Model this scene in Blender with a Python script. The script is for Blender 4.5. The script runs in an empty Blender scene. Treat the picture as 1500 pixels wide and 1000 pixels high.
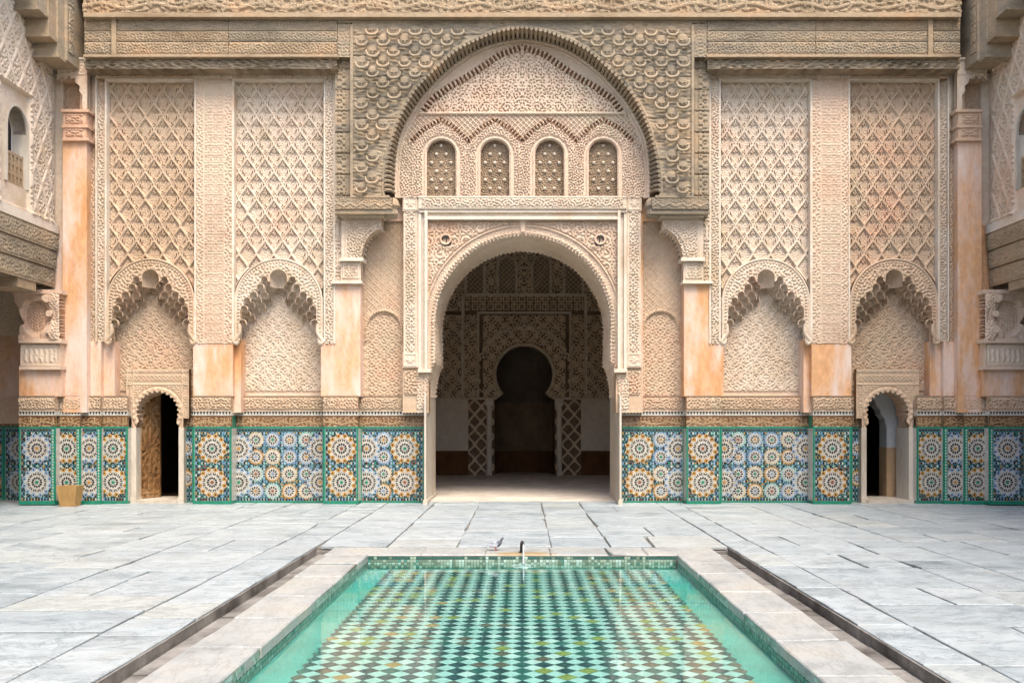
import bpy, math, random
import numpy as np
from math import pi, sin, cos, radians
random.seed(7)
sc = bpy.context.scene
C = sc.collection
# ---------------------------------------------------------------- camera, sky, sun, exposure
F, VX, VY, H = 1300.0, 765.0, 617.0, 1.5      # focal length (px of a 1500 wide frame), horizon, eye height
cam = bpy.data.objects.new('camera', bpy.data.cameras.new('camera')); C.objects.link(cam)
cam.location = (0, 0, H); cam.rotation_euler = (pi / 2, 0, 0)
cam.data.sensor_width = 36; cam.data.lens = F / 1500 * 36
cam.data.shift_x = -15 / 1500; cam.data.shift_y = 117 / 1500
cam.data.clip_start = .05; cam.data.clip_end = 300
sc.camera = cam
w = bpy.data.worlds.new('World'); sc.world = w; w.use_nodes = True
wn = w.node_tree; sky = wn.nodes.new('ShaderNodeTexSky'); sky.sky_type = 'NISHITA'; sky.sun_disc = False
SUN_EL, SUN_AZ = radians(60), radians(22)       # azimuth: from behind the camera, a little to the right
sky.sun_elevation = SUN_EL; sky.sun_rotation = pi - SUN_AZ
sky.air_density = 1.0; sky.dust_density = 3.0; sky.ozone_density = .6
bg = wn.nodes['Background']; wn.links.new(sky.outputs[0], bg.inputs[0]); bg.inputs[1].default_value = .15
sl = bpy.data.lights.new('sun', 'SUN'); sl.energy = 1.2; sl.angle = radians(30); sl.color = (1, .93, .81)
so = bpy.data.objects.new('sun', sl); C.objects.link(so)
so.rotation_euler = (pi / 2 - SUN_EL, 0, SUN_AZ)
sc.view_settings.view_transform = 'Standard'; sc.view_settings.look = 'None'
sc.view_settings.gamma = 1; sc.view_settings.use_curve_mapping = False
sc.view_settings.exposure = 1.72

# ---------------------------------------------------------------- materials
def newmat(name):
    m = bpy.data.materials.new(name); m.use_nodes = True
    nt = m.node_tree; b = nt.nodes['Principled BSDF']
    return m, nt, b
def N(nt, t, **kw):
    n = nt.nodes.new(t)
    for k, v in kw.items():
        if k in n.inputs.keys(): n.inputs[k].default_value = v
        else: setattr(n, k, v)
    return n
def worldpos(nt, scale=(1, 1, 1)):
    g = nt.nodes.new('ShaderNodeNewGeometry'); mp = nt.nodes.new('ShaderNodeMapping')
    mp.inputs['Scale'].default_value = scale
    nt.links.new(g.outputs['Position'], mp.inputs[0]); return mp.outputs[0]
def noise(nt, vec, s, det=5, rough=.6):
    n = N(nt, 'ShaderNodeTexNoise'); n.inputs['Scale'].default_value = s
    n.inputs['Detail'].default_value = det; n.inputs['Roughness'].default_value = rough
    nt.links.new(vec, n.inputs['Vector']); return n.outputs['Fac']
def ramp(nt, fac, stops):
    r = nt.nodes.new('ShaderNodeValToRGB'); e = r.color_ramp.elements
    e[0].position, e[0].color = stops[0][0], (*stops[0][1], 1)
    e[1].position, e[1].color = stops[-1][0], (*stops[-1][1], 1)
    for p, c in stops[1:-1]:
        k = e.new(p); k.color = (*c, 1)
    nt.links.new(fac, r.inputs[0]); return r.outputs[0]
def mix(nt, fac, a, b, mode='MIX'):
    m = nt.nodes.new('ShaderNodeMix'); m.data_type = 'RGBA'; m.blend_type = mode
    for sock, v in ((0, fac), (6, a), (7, b)):
        if isinstance(v, (int, float)): m.inputs[sock].default_value = v
        elif isinstance(v, tuple): m.inputs[sock].default_value = (*v, 1)
        else: nt.links.new(v, m.inputs[sock])
    return m.outputs[2]
def bump(nt, b, h, strength, dist=.01):
    n = nt.nodes.new('ShaderNodeBump'); n.inputs['Strength'].default_value = strength
    n.inputs['Distance'].default_value = dist
    nt.links.new(h, n.inputs['Height']); nt.links.new(n.outputs[0], b.inputs['Normal'])
def surf(name, stops, s=.8, scale=(1, 1, 1), fine=14, finemix=.35, rough=.88, bs=60, bstr=.3, spec=.2,
         stain=None, stain_s=.6, stain_pos=(.52, .66), stain_scale=(1, 1, 1)):
    m, nt, b = newmat(name)
    v = worldpos(nt, scale)
    a = ramp(nt, noise(nt, v, s, 6, .62), stops)
    f = noise(nt, v, fine, 5, .7)
    fr = ramp(nt, f, [(.3, (.55, .55, .55)), (.7, (1.25, 1.25, 1.25))])
    col = mix(nt, finemix, a, fr, 'MULTIPLY')
    if stain:
        sm_ = ramp(nt, noise(nt, worldpos(nt, stain_scale), stain_s, 7, .68), [(stain_pos[0], (0, 0, 0)), (stain_pos[1], (1, 1, 1))])
        col = mix(nt, sm_, col, stain)
    nt.links.new(col, b.inputs['Base Color']); b.inputs['Roughness'].default_value = rough
    b.inputs['Specular IOR Level'].default_value = spec
    if bstr: bump(nt, b, noise(nt, worldpos(nt), bs, 4, .6), bstr)
    return m
def flat(name, col, rough=.3, var=.25, spec=.5, s=9):
    d = tuple(c * (1 - var) for c in col); l = tuple(min(1, c * (1 + var)) for c in col)
    return surf(name, [(.3, d), (.7, l)], s=s, rough=rough, bstr=.08, spec=spec, finemix=.3, fine=40)

M = {}
M['stucco'] = surf('carved_stucco', [(.3, (.45, .315, .20)), (.5, (.54, .395, .27)), (.68, (.57, .35, .23))], s=.55,
                   stain=(.47, .365, .25), stain_s=.9, bs=45, bstr=.5)
M['stucco_pale'] = surf('pale_stucco', [(.3, (.52, .40, .285)), (.5, (.63, .515, .395)), (.7, (.57, .40, .28))], s=.7,
                        stain=(.50, .385, .26), stain_s=1.3, bs=45, bstr=.4)
M['stucco_pink'] = surf('pink_stucco', [(.3, (.54, .385, .27)), (.5, (.62, .47, .345)), (.7, (.58, .375, .25))], s=.6,
                        stain=(.56, .45, .32), stain_s=1.1, bs=45, bstr=.4)
M['moulding'] = surf('moulding_stucco', [(.32, (.54, .43, .31)), (.50, (.66, .58, .47)), (.70, (.56, .41, .28))], s=.9, fine=20, bstr=.2)
M['plaster'] = surf('orange_lime_plaster', [(.30, (.64, .44, .33)), (.44, (.64, .40, .26)), (.54, (.63, .355, .18)), (.66, (.58, .29, .13))],
                    s=.75, scale=(1.6, 1.6, .8), fine=9, finemix=.42, rough=.7, bs=14, bstr=.35,
                    stain=(.66, .52, .43), stain_s=1.0, stain_pos=(.45, .62), stain_scale=(2.0, 2.0, .55))
M['wood'] = surf('weathered_cedar', [(.30, (.20, .155, .10)), (.48, (.315, .25, .17)), (.66, (.39, .28, .175))], s=.8, scale=(1, 1, 3), fine=10,
                 finemix=.55, rough=.9, bs=30, bstr=.5, stain=(.22, .18, .13), stain_s=.7, stain_pos=(.52, .62), stain_scale=(.5, .5, 3))
M['wood_warm'] = surf('warm_cedar', [(.3, (.24, .165, .095)), (.5, (.35, .26, .165)), (.7, (.40, .25, .14))], s=.9, scale=(1, 1, 2), fine=10,
                      finemix=.5, rough=.9, bs=30, bstr=.5)
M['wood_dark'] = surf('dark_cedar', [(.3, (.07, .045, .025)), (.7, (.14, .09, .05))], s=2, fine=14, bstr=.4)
M['door_wood'] = surf('painted_door_wood', [(.3, (.12, .06, .025)), (.5, (.24, .12, .045)), (.7, (.32, .20, .10))], s=2.2, scale=(1, 1, .8), fine=14,
                      finemix=.5, rough=.65, bs=25, bstr=.4)
M['hall_stucco'] = surf('hall_stucco', [(.3, (.60, .47, .32)), (.6, (.72, .58, .42))], s=1, bstr=.4)
M['hall_pale'] = surf('hall_pale_plaster', [(.3, (.66, .58, .47)), (.6, (.76, .68, .56))], s=1, bstr=.1)
M['mat_brown'] = surf('brown_reed_mat', [(.3, (.10, .045, .02)), (.6, (.16, .075, .03))], s=3, bstr=.3)
M['carpet'] = surf('worn_hall_floor', [(.3, (.42, .36, .30)), (.6, (.60, .53, .45))], s=2, fine=30, bstr=.2)
M['white_marble'] = surf('white_marble', [(.3, (.42, .35, .27)), (.5, (.54, .48, .39)), (.7, (.58, .52, .43))], s=1.5, scale=(1, 1, .4), fine=9,
                         rough=.45, bstr=.08, spec=.4)
M['blue_white'] = surf('bluish_whitewash', [(.3, (.42, .43, .42)), (.7, (.54, .54, .52))], s=1.2, bstr=.1)
M['ochre_wash'] = surf('ochre_whitewash', [(.3, (.36, .24, .13)), (.7, (.46, .31, .18))], s=1.2, bstr=.1)
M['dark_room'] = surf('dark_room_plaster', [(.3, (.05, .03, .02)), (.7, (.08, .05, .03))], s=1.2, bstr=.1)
M['mortar'] = surf('mortar', [(.3, (.10, .09, .075)), (.6, (.22, .20, .17))], s=2.5, fine=25, bstr=.5)
M['channel'] = surf('channel_stone', [(.3, (.07, .06, .05)), (.5, (.20, .185, .165)), (.7, (.30, .28, .25))], s=2.2, fine=14, finemix=.6, rough=.6, bstr=.6)
M['iron'] = flat('black_iron', (.012, .013, .015), rough=.45)
ZM = [('white', (.66, .62, .53)), ('black', (.018, .02, .022)), ('blue', (.24, .38, .56)), ('ochre', (.56, .30, .07)), ('green', (.02, .27, .16)),
      ('brown', (.32, .10, .04)), ('mint', (.42, .66, .55)), ('pale_blue', (.36, .49, .62)), ('cream', (.70, .60, .42)), ('teal', (.055, .20, .20))]
ZL = [flat('glazed_%s_tile' % n, tuple(q * .72 for q in c), rough=.28, var=.22, s=14) for n, c in ZM]
W_, K_, B_, O_, G_, R_, T_, P_, Y_, D_ = range(10)
M['glaze_script'] = surf('brown_glazed_relief', [(.3, (.10, .04, .015)), (.55, (.16, .075, .03)), (.7, (.19, .09, .035))], s=2.5, fine=30, rough=.35, spec=.5, bstr=.2)
M['glaze_ground'] = surf('cream_glazed_ground', [(.3, (.25, .155, .075)), (.6, (.34, .23, .12))], s=3, fine=30, rough=.35, spec=.5, bstr=.1)
M['green_glaze'] = ZL[G_]
M['serration'] = surf('rust_brown_painted_edge', [(.3, (.22, .10, .05)), (.6, (.36, .20, .11))], s=3, bstr=.3)
M['hall_shade'] = surf('hall_recess_shade', [(.3, (.16, .11, .07)), (.6, (.24, .17, .11))], s=2, bstr=.3)  # shade of the hall's recesses, put into the colour
M['grille'] = surf('grille_stucco', [(.3, (.24, .165, .10)), (.6, (.34, .245, .16))], s=1.5, bstr=.4)
M['niche_shade'] = surf('niche_shade_plaster', [(.3, (.12, .095, .07)), (.6, (.17, .135, .10))], s=1.5, bstr=.2)  # darkened plaster standing in for shade inside the mihrab niche

def marble_floor():
    m, nt, b = newmat('paving_marble')
    at = nt.nodes.new('ShaderNodeAttribute'); at.attribute_name = 'tone'
    v = worldpos(nt, (1, 1.7, 1))
    off = nt.nodes.new('ShaderNodeVectorMath'); off.operation = 'ADD'
    nt.links.new(v, off.inputs[0])
    sc_ = nt.nodes.new('ShaderNodeVectorMath'); sc_.operation = 'SCALE'; sc_.inputs['Scale'].default_value = 37
    nt.links.new(at.outputs['Vector'], sc_.inputs[0]); nt.links.new(sc_.outputs[0], off.inputs[1])
    v = off.outputs[0]
    n1 = noise(nt, v, .9, 8, .66)
    c1 = ramp(nt, n1, [(.26, (.17, .20, .21)), (.40, (.30, .335, .345)), (.5, (.39, .425, .43)), (.60, (.345, .375, .38)), (.74, (.43, .44, .425))])
    wv = nt.nodes.new('ShaderNodeTexNoise'); wv.inputs['Scale'].default_value = 1.3; wv.inputs['Detail'].default_value = 6
    wv.inputs['Roughness'].default_value = .72; wv.inputs['Distortion'].default_value = 1.6
    nt.links.new(v, wv.inputs['Vector'])
    vein = ramp(nt, wv.outputs['Fac'], [(.465, (1, 1, 1)), (.50, (.50, .53, .56)), (.52, (1, 1, 1))])
    col = mix(nt, .75, c1, vein, 'MULTIPLY')
    sep = nt.nodes.new('ShaderNodeSeparateXYZ'); nt.links.new(at.outputs['Vector'], sep.inputs[0])
    tr = ramp(nt, sep.outputs[0], [(0, (.84, .87, .89)), (.45, (.96, .98, .99)), (.9, (1.02, 1.02, 1.01)), (1, (1.0, .97, .91))])
    col = mix(nt, 1, col, tr, 'MULTIPLY')
    g = nt.nodes.new('ShaderNodeNewGeometry')
    dirt = ramp(nt, noise(nt, g.outputs['Position'], 1.1, 8, .7), [(.55, (0, 0, 0)), (.75, (.6, .6, .6))])
    col = mix(nt, dirt, col, (.29, .285, .25))
    fg = ramp(nt, noise(nt, g.outputs['Position'], 32, 6, .75), [(.3, (.78, .78, .78)), (.65, (1.08, 1.08, 1.08))])
    col = mix(nt, .6, col, fg, 'MULTIPLY')
    nt.links.new(col, b.inputs['Base Color'])
    rr = ramp(nt, noise(nt, v, 4, 5, .6), [(.3, (.30, .30, .30)), (.7, (.62, .62, .62))])
    nt.links.new(rr, b.inputs['Roughness'])
    b.inputs['Specular IOR Level'].default_value = .45
    bump(nt, b, noise(nt, g.outputs['Position'], 9, 8, .7), .45, .02)
    return m
M['paving'] = marble_floor()

def coping_mat():
    m, nt, b = newmat('coping_marble')
    v = worldpos(nt, (1, 1, 1))
    c1 = ramp(nt, noise(nt, v, 1.6, 8, .66), [(.32, (.25, .26, .255)), (.5, (.365, .375, .36)), (.68, (.40, .375, .32))])
    vein = ramp(nt, noise(nt, worldpos(nt, (3, 1, 1)), 2.2, 8, .7), [(.47, (1, 1, 1)), (.5, (.66, .65, .63)), (.53, (1, 1, 1))])
    col = mix(nt, .7, c1, vein, 'MULTIPLY')
    # ochre lime stain round the spout
    g = nt.nodes.new('ShaderNodeNewGeometry')
    mp = nt.nodes.new('ShaderNodeMapping'); mp.vector_type = 'POINT'
    mp.inputs['Location'].default_value = (-.02 * 2.1, -10.06 * 5, 0); mp.inputs['Scale'].default_value = (2.1, 5, 0)
    nt.links.new(g.outputs['Position'], mp.inputs[0])
    ln = nt.nodes.new('ShaderNodeVectorMath'); ln.operation = 'LENGTH'; nt.links.new(mp.outputs[0], ln.inputs[0])
    ad = nt.nodes.new('ShaderNodeMath'); ad.operation = 'ADD'
    nz = nt.nodes.new('ShaderNodeMath'); nz.operation = 'MULTIPLY'; nz.inputs[1].default_value = .8
    nt.links.new(noise(nt, g.outputs['Position'], 6, 5, .7), nz.inputs[0])
    nt.links.new(ln.outputs['Value'], ad.inputs[0]); nt.links.new(nz.outputs[0], ad.inputs[1])
    st = ramp(nt, ad.outputs[0], [(.95, (1, 1, 1)), (1.0, (0, 0, 0))])
    st2 = ramp(nt, ad.outputs[0], [(.75, (.36, .22, .07)), (1.0, (.52, .36, .16))])
    md = nt.nodes.new('ShaderNodeMath'); md.operation = 'MULTIPLY'; md.inputs[1].default_value = .75
    nt.links.new(ad.outputs[0], md.inputs[0])
    st = ramp(nt, md.outputs[0], [(.72, (1, 1, 1)), (.98, (0, 0, 0))])
    col = mix(nt, st, col, (.33, .25, .14))
    fg = ramp(nt, noise(nt, g.outputs['Position'], 40, 6, .75), [(.3, (.8, .8, .8)), (.65, (1.06, 1.06, 1.06))])
    col = mix(nt, .6, col, fg, 'MULTIPLY')
    nt.links.new(col, b.inputs['Base Color']); b.inputs['Roughness'].default_value = .42
    bump(nt, b, noise(nt, g.outputs['Position'], 12, 8, .7), .3, .01)
    return m
M['coping'] = coping_mat()

def water_mat():
    m, nt, b = newmat('pool_water'); nt.nodes.remove(b)
    out = nt.nodes['Material Output']
    t = nt.nodes.new('ShaderNodeBsdfTransparent'); t.inputs[0].default_value = (.74, .90, .88, 1)
    g = nt.nodes.new('ShaderNodeBsdfGlossy'); g.inputs['Roughness'].default_value = .015; g.inputs['Color'].default_value = (1, 1, 1, 1)
    fr = nt.nodes.new('ShaderNodeFresnel'); fr.inputs['IOR'].default_value = 1.33
    mx = nt.nodes.new('ShaderNodeMixShader')
    gp = nt.nodes.new('ShaderNodeNewGeometry')
    n1 = noise(nt, gp.outputs['Position'], 5, 3, .5)
    bp = nt.nodes.new('ShaderNodeBump'); bp.inputs['Strength'].default_value = .10; bp.inputs['Distance'].default_value = .01
    nt.links.new(n1, bp.inputs['Height']); nt.links.new(bp.outputs[0], g.inputs['Normal'])
    nt.links.new(fr.outputs[0], mx.inputs[0]); nt.links.new(t.outputs[0], mx.inputs[1]); nt.links.new(g.outputs[0], mx.inputs[2])
    nt.links.new(mx.outputs[0], out.inputs['Surface'])
    return m
M['water'] = water_mat()
m, nt, b = newmat('falling_water'); b.inputs['Base Color'].default_value = (.85, .95, .95, 1); b.inputs['Roughness'].default_value = .15
b.inputs['Transmission Weight'].default_value = .6; b.inputs['IOR'].default_value = 1.33; M['jet'] = m

# ---------------------------------------------------------------- helpers
WL = {}                                             # world location of each object
def link(o, parent=None, loc=(0, 0, 0)):
    C.objects.link(o); WL[o.name] = tuple(loc)
    p = WL[parent.name] if parent else (0, 0, 0)
    if parent: o.parent = parent
    o.location = tuple(loc[i] - p[i] for i in range(3)); return o
def empty(name, loc, label, cat, group=None, kind=None, parent=None):
    o = bpy.data.objects.new(name, None); link(o, parent, loc); o.empty_display_size = .2
    if label: o['label'] = label
    if cat: o['category'] = cat
    if group: o['group'] = group
    if kind: o['kind'] = kind
    return o
def tag(o, label=None, cat=None, group=None, kind=None):
    for k, v in (('label', label), ('category', cat), ('group', group), ('kind', kind)):
        if v: o[k] = v
    return o
def mesh_obj(name, me, parent=None, loc=(0, 0, 0), kind=None, label=None):
    o = bpy.data.objects.new(name, me); link(o, parent, loc)
    if kind: o['kind'] = kind
    if label: o['label'] = label
    return o
class MB:
    """collects shapes, builds one mesh; vertices in world metres unless told otherwise"""
    def __init__(s): s.v = []; s.f = []; s.m = []
    def add(s, vs, fs, mi=0):
        k = len(s.v); s.v += [tuple(map(float, p)) for p in vs]
        for f in fs: s.f.append(tuple(i + k for i in f)); s.m.append(mi)
    def box(s, x0, x1, y0, y1, z0, z1, mi=0):
        x0, x1 = sorted((x0, x1)); y0, y1 = sorted((y0, y1)); z0, z1 = sorted((z0, z1))
        s.add([(x0, y0, z0), (x1, y0, z0), (x1, y1, z0), (x0, y1, z0), (x0, y0, z1), (x1, y0, z1), (x1, y1, z1), (x0, y1, z1)],
              [(0, 3, 2, 1), (4, 5, 6, 7), (0, 1, 5, 4), (1, 2, 6, 5), (2, 3, 7, 6), (3, 0, 4, 7)], mi)
    def pbox(s, a, b, c, d, Y, back, mi=0, cy=None):
        """box by photo columns a..b, rows c..d read at depth Y, running back to depth `back`"""
        k = Y / F
        s.box((a - VX) * k, (b - VX) * k, Y, back, H + (VY - c) * k, H + (VY - d) * k, mi)
    def prism(s, pts, y0, y1, mi=0):
        """pts: (x,z) outline, extruded from y0 (front) to y1"""
        n = len(pts)
        a = sum(pts[i][0] * pts[(i + 1) % n][1] - pts[(i + 1) % n][0] * pts[i][1] for i in range(n))
        if a < 0: pts = pts[::-1]
        vs = [(x, y0, z) for x, z in pts] + [(x, y1, z) for x, z in pts]
        fs = [tuple(range(n)), tuple(range(2 * n - 1, n - 1, -1))] + [(i, i + n, (i + 1) % n + n, (i + 1) % n) for i in range(n)]
        s.add(vs, fs, mi)
    def strip(s, A, Bc, y0, y1, mi=0, closed=False):
        """solid band between two equal length curves (x,z)"""
        n = len(A); vs = [(x, y0, z) for x, z in A] + [(x, y0, z) for x, z in Bc] + [(x, y1, z) for x, z in A] + [(x, y1, z) for x, z in Bc]
        fs = []
        for i in range(n - 1 if not closed else n):
            j = (i + 1) % n
            fs += [(i, j, n + j, n + i), (2 * n + i, 3 * n + i, 3 * n + j, 2 * n + j), (i, 2 * n + i, 2 * n + j, j), (n + i, n + j, 3 * n + j, 3 * n + i)]
        if not closed: fs += [(0, n, 3 * n, 2 * n), (n - 1, 3 * n - 1, 4 * n - 1, 2 * n - 1)]
        s.add(vs, fs, mi)
    def tube(s, path, r, n=6, mi=0, cap=True):
        P = [np.array(p, float) for p in path]; vs = []; fs = []
        R = r if hasattr(r, '__len__') else [r] * len(P)
        ref = None
        for i, p in enumerate(P):
            t = P[min(i + 1, len(P) - 1)] - P[max(i - 1, 0)]; t /= (np.linalg.norm(t) + 1e-9)
            if ref is None: ref = np.array([0, 0, 1.]) if abs(t[2]) < .9 else np.array([1., 0, 0])
            a = np.cross(t, ref); a /= np.linalg.norm(a) + 1e-9; b_ = np.cross(a, t); ref = b_
            for k in range(n):
                q = 2 * pi * k / n; vs.append(p + R[i] * (cos(q) * a + sin(q) * b_))
        for i in range(len(P) - 1):
            for k in range(n):
                fs.append((i * n + k, i * n + (k + 1) % n, (i + 1) * n + (k + 1) % n, (i + 1) * n + k))
        if cap: fs += [tuple(range(n - 1, -1, -1)), tuple((len(P) - 1) * n + k for k in range(n))]
        s.add(vs, fs, mi)
    def mesh(s, name, mats):
        me = bpy.data.meshes.new(name); me.from_pydata(s.v, [], s.f)
        for m_ in (mats if isinstance(mats, (list, tuple)) else [mats]): me.materials.append(m_)
        me.polygons.foreach_set('material_index', s.m); me.update(); return me
    def build(s, name, mats, parent=None, loc=(0, 0, 0), kind=None, label=None):
        """vertices are world coordinates; the object's origin goes to its parent's"""
        if parent is not None: base = WL[parent.name]
        else: base = loc
        s.v = [(x - base[0], y - base[1], z - base[2]) for x, y, z in s.v]
        return mesh_obj(name, s.mesh(name, mats), parent, base, kind, label)

def X(px, Y): return (px - VX) * Y / F
def Z(py, Y): return H + (VY - py) * Y / F
def wc(pts, Y): return [(X(a, Y), Z(b, Y)) for a, b in pts]
def MF(Y): return lambda a, b, h: np.stack([(a - VX) * Y / F, Y - h + 0 * a, H + (VY - b) * Y / F + 0 * a], -1)
def MSL(x0, y0): return lambda a, b, h: np.stack([x0 + h + 0 * a, y0 + a / 80 + 0 * h, H + (VY - b) / 80 + 0 * a], -1)

def qmesh(name, V, Q, mats, mi=None):
    me = bpy.data.meshes.new(name); V = np.ascontiguousarray(V, np.float32); Q = np.ascontiguousarray(Q, np.int32)
    me.vertices.add(len(V)); me.vertices.foreach_set('co', V.ravel())
    me.loops.add(Q.size); me.loops.foreach_set('vertex_index', Q.ravel())
    me.polygons.add(len(Q)); me.polygons.foreach_set('loop_start', np.arange(len(Q), dtype=np.int32) * 4)
    for m_ in (mats if isinstance(mats, (list, tuple)) else [mats]): me.materials.append(m_)
    if mi is not None: me.polygons.foreach_set('material_index', np.ascontiguousarray(mi, np.int32))
    me.update(calc_edges=True); me.validate(); return me
QUADS = [0]
def relief(name, parent, mat, Mp, u0, u1, v0, v1, hf, mask=None, curve=None, st=1.35, th=.08, kind=None, label=None, mif=None):
    st *= .74
    nu = max(1, int(round((u1 - u0) / st))); nv = max(1, int(round((v1 - v0) / st)))
    U, V = np.meshgrid(np.linspace(u0, u1, nu + 1), np.linspace(v0, v1, nv + 1))
    Uc, Vc = np.meshgrid((np.linspace(u0, u1, nu + 1)[:-1] + (u1 - u0) / nu / 2), (np.linspace(v0, v1, nv + 1)[:-1] + (v1 - v0) / nv / 2))
    keep = np.ones((nv, nu), bool) if mask is None else mask(Uc, Vc)
    pk = np.pad(keep, 1)
    idx = np.arange((nv + 1) * (nu + 1)).reshape(nv + 1, nu + 1)
    a, b_, c, d = idx[:-1, :-1], idx[1:, :-1], idx[1:, 1:], idx[:-1, 1:]
    Q = np.stack([a[keep], b_[keep], c[keep], d[keep]], -1)
    E = []
    for sel, p, q in ((keep & ~pk[1:-1, :-2], b_, a), (keep & ~pk[1:-1, 2:], d, c), (keep & ~pk[:-2, 1:-1], a, d), (keep & ~pk[2:, 1:-1], c, b_)):
        E.append(np.stack([p[sel], q[sel]], -1))
    E = np.concatenate(E)
    Hh = hf(U, V) + 0 * U
    if curve is not None and len(E):
        bv = np.unique(E); bu, bb = U.ravel()[bv], V.ravel()[bv]
        inner = (bu > u0 + 1e-6) & (bu < u1 - 1e-6) & (bb > v0 + 1e-6) & (bb < v1 - 1e-6)
        best = np.full(len(bv), 1e9); nx = bu.copy(); ny = bb.copy()
        for cv in (curve if isinstance(curve[0][0], (list, tuple)) else [curve]):
            for (x1, y1), (x2, y2) in zip(cv[:-1], cv[1:]):
                L = (x2 - x1) ** 2 + (y2 - y1) ** 2 + 1e-12
                t = np.clip(((bu - x1) * (x2 - x1) + (bb - y1) * (y2 - y1)) / L, 0, 1)
                cx, cy = x1 + t * (x2 - x1), y1 + t * (y2 - y1); dd = np.hypot(bu - cx, bb - cy)
                m_ = (dd < best) & inner & (dd < 2.2 * st); best[m_] = dd[m_]; nx[m_] = cx[m_]; ny[m_] = cy[m_]
        Uf, Vf = U.ravel().copy(), V.ravel().copy(); Uf[bv] = nx; Vf[bv] = ny; U = Uf.reshape(U.shape); V = Vf.reshape(V.shape)
    P = Mp(U, V, Hh).reshape(-1, 3)
    bv = np.unique(E); back = Mp(U.ravel()[bv], V.ravel()[bv], np.full(len(bv), -th))
    mp = np.full(P.shape[0], -1); mp[bv] = P.shape[0] + np.arange(len(bv))
    S = np.stack([E[:, 0], E[:, 1], mp[E[:, 1]], mp[E[:, 0]]], -1)[:, ::-1]
    mi = None
    if mif is not None:
        mm = mif(Uc, Vc)[keep]; mi = np.concatenate([mm, np.zeros(len(S), int)])
    Q = np.concatenate([Q, S]); P = np.concatenate([P, back])
    used = np.unique(Q); rm = np.full(len(P), -1); rm[used] = np.arange(len(used)); P = P[used]; Q = rm[Q]
    base = WL[parent.name] if parent else (0, 0, 0)
    QUADS[0] += len(Q)
    return mesh_obj(name, qmesh(name, P - np.array(base), Q, mat, mi), parent, base, kind, label)

# ---------------------------------------------------------------- carving patterns (units: photo px at the wall, 80 per metre)
def sm(x, a, b):
    t = np.clip((x - a) / (b - a), 0, 1); return t * t * (3 - 2 * t)
def tri(u, p): return np.abs(((u / p) % 2) - 1) * p
def waves(u, v, lam, seed, n=16, spread=.2):
    r = np.random.RandomState(seed); s = 0
    for i in range(n):
        a = pi * (i + r.rand()) / n; k = 2 * pi / lam * (1 + spread * (r.rand() - .5) * 2)
        s = s + np.cos(k * (u * cos(a) + v * sin(a)) + r.rand() * 6.283)
    return s / math.sqrt(n / 2)
def foliage(u, v, lam=8., seed=1, mu=None, mv=None):
    """dense carved leaf scrolls, mirrored every mu / mv"""
    a = tri(u, mu) if mu else u; b = tri(v, mv) if mv else v
    return sm(waves(a, b, lam * .68, seed), -.46, -.12)
def scroll(u, v, c=26., turns=1.9, off=0):
    """mirrored spiral tendrils on a grid"""
    i = np.floor(u / c); j = np.floor(v / c); a = u / c - i - .5; b = v / c - j - .5
    a = np.where(i % 2 == 0, a, -a); b = np.where(j % 2 == 0, b, -b)
    r = np.hypot(a, b); th = np.arctan2(b, a)
    s1 = np.cos(th - 2 * pi * turns * r / .5 * 1.0)
    lobes = .5 + .5 * np.cos(th * 5)
    s = sm(s1, -.1, .5) * (r < .47)
    a2 = np.abs(a) - .5; b2 = np.abs(b) - .5; r2 = np.hypot(a2, b2); t2 = np.arctan2(b2, a2)
    s2 = sm(np.cos(4 * t2) * .16 + .2 - r2, -.02, .05)
    return np.maximum(s, s2)
def kufi(u, v, c=11.):
    """square interlace"""
    a = (u / c) % 1; b = (v / c) % 1
    i = np.floor(u / c); j = np.floor(v / c); odd = ((i + j) % 2 == 0)
    la = np.abs(a - .5); lb = np.abs(b - .5)
    ring = sm(.09 - np.abs(np.maximum(la, lb) - .34), -.03, .03)
    cross = np.where(odd, sm(.09 - la, -.03, .03), sm(.09 - lb, -.03, .03))
    return np.maximum(ring, cross)
def diaper(u, v, c=9.):
    a = ((u + v) / c) % 1; b = ((u - v) / c) % 1
    l = np.minimum(np.minimum(a, 1 - a), np.minimum(b, 1 - b))
    q = np.hypot(a - .5, b - .5)
    return np.maximum(sm(.13 - l, -.04, .04), .8 * sm(.17 - q, -.05, .05))
def damask(u, v, cx, pu=19., pv=23.):
    """rows of winged palmettes: ogee stems, a bud in each cell"""
    q = v / pv; s_ = np.abs(((2 * q + .5) % 2) - 1) * .5; a = (u - cx) / pu; og = s_ - .25; s2 = .25 + og * .9 + .07 * np.sin(og * 4 * pi)
    d = np.minimum(np.abs(((a - s2 + .5) % 1) - .5), np.abs(((a + s2 + .5) % 1) - .5))
    rib = sm(.10 - d, -.03, .03); k = np.floor(2 * q); au = np.abs((((a + np.where(k % 2 == 0, 0, .5)) + .5) % 1) - .5) * pu; bv = (((2 * q) % 1) - .5) * pv / 2
    wing = sm(1.1 - np.abs(bv + 2.2 - .10 * au * au), -.4, .4) * (au < 6.5) * (au > 1.2); bud = sm(1.5 - np.hypot(au, bv - 2.5), -.4, .4)
    return np.maximum(rib, np.maximum(wing, bud))
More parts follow.
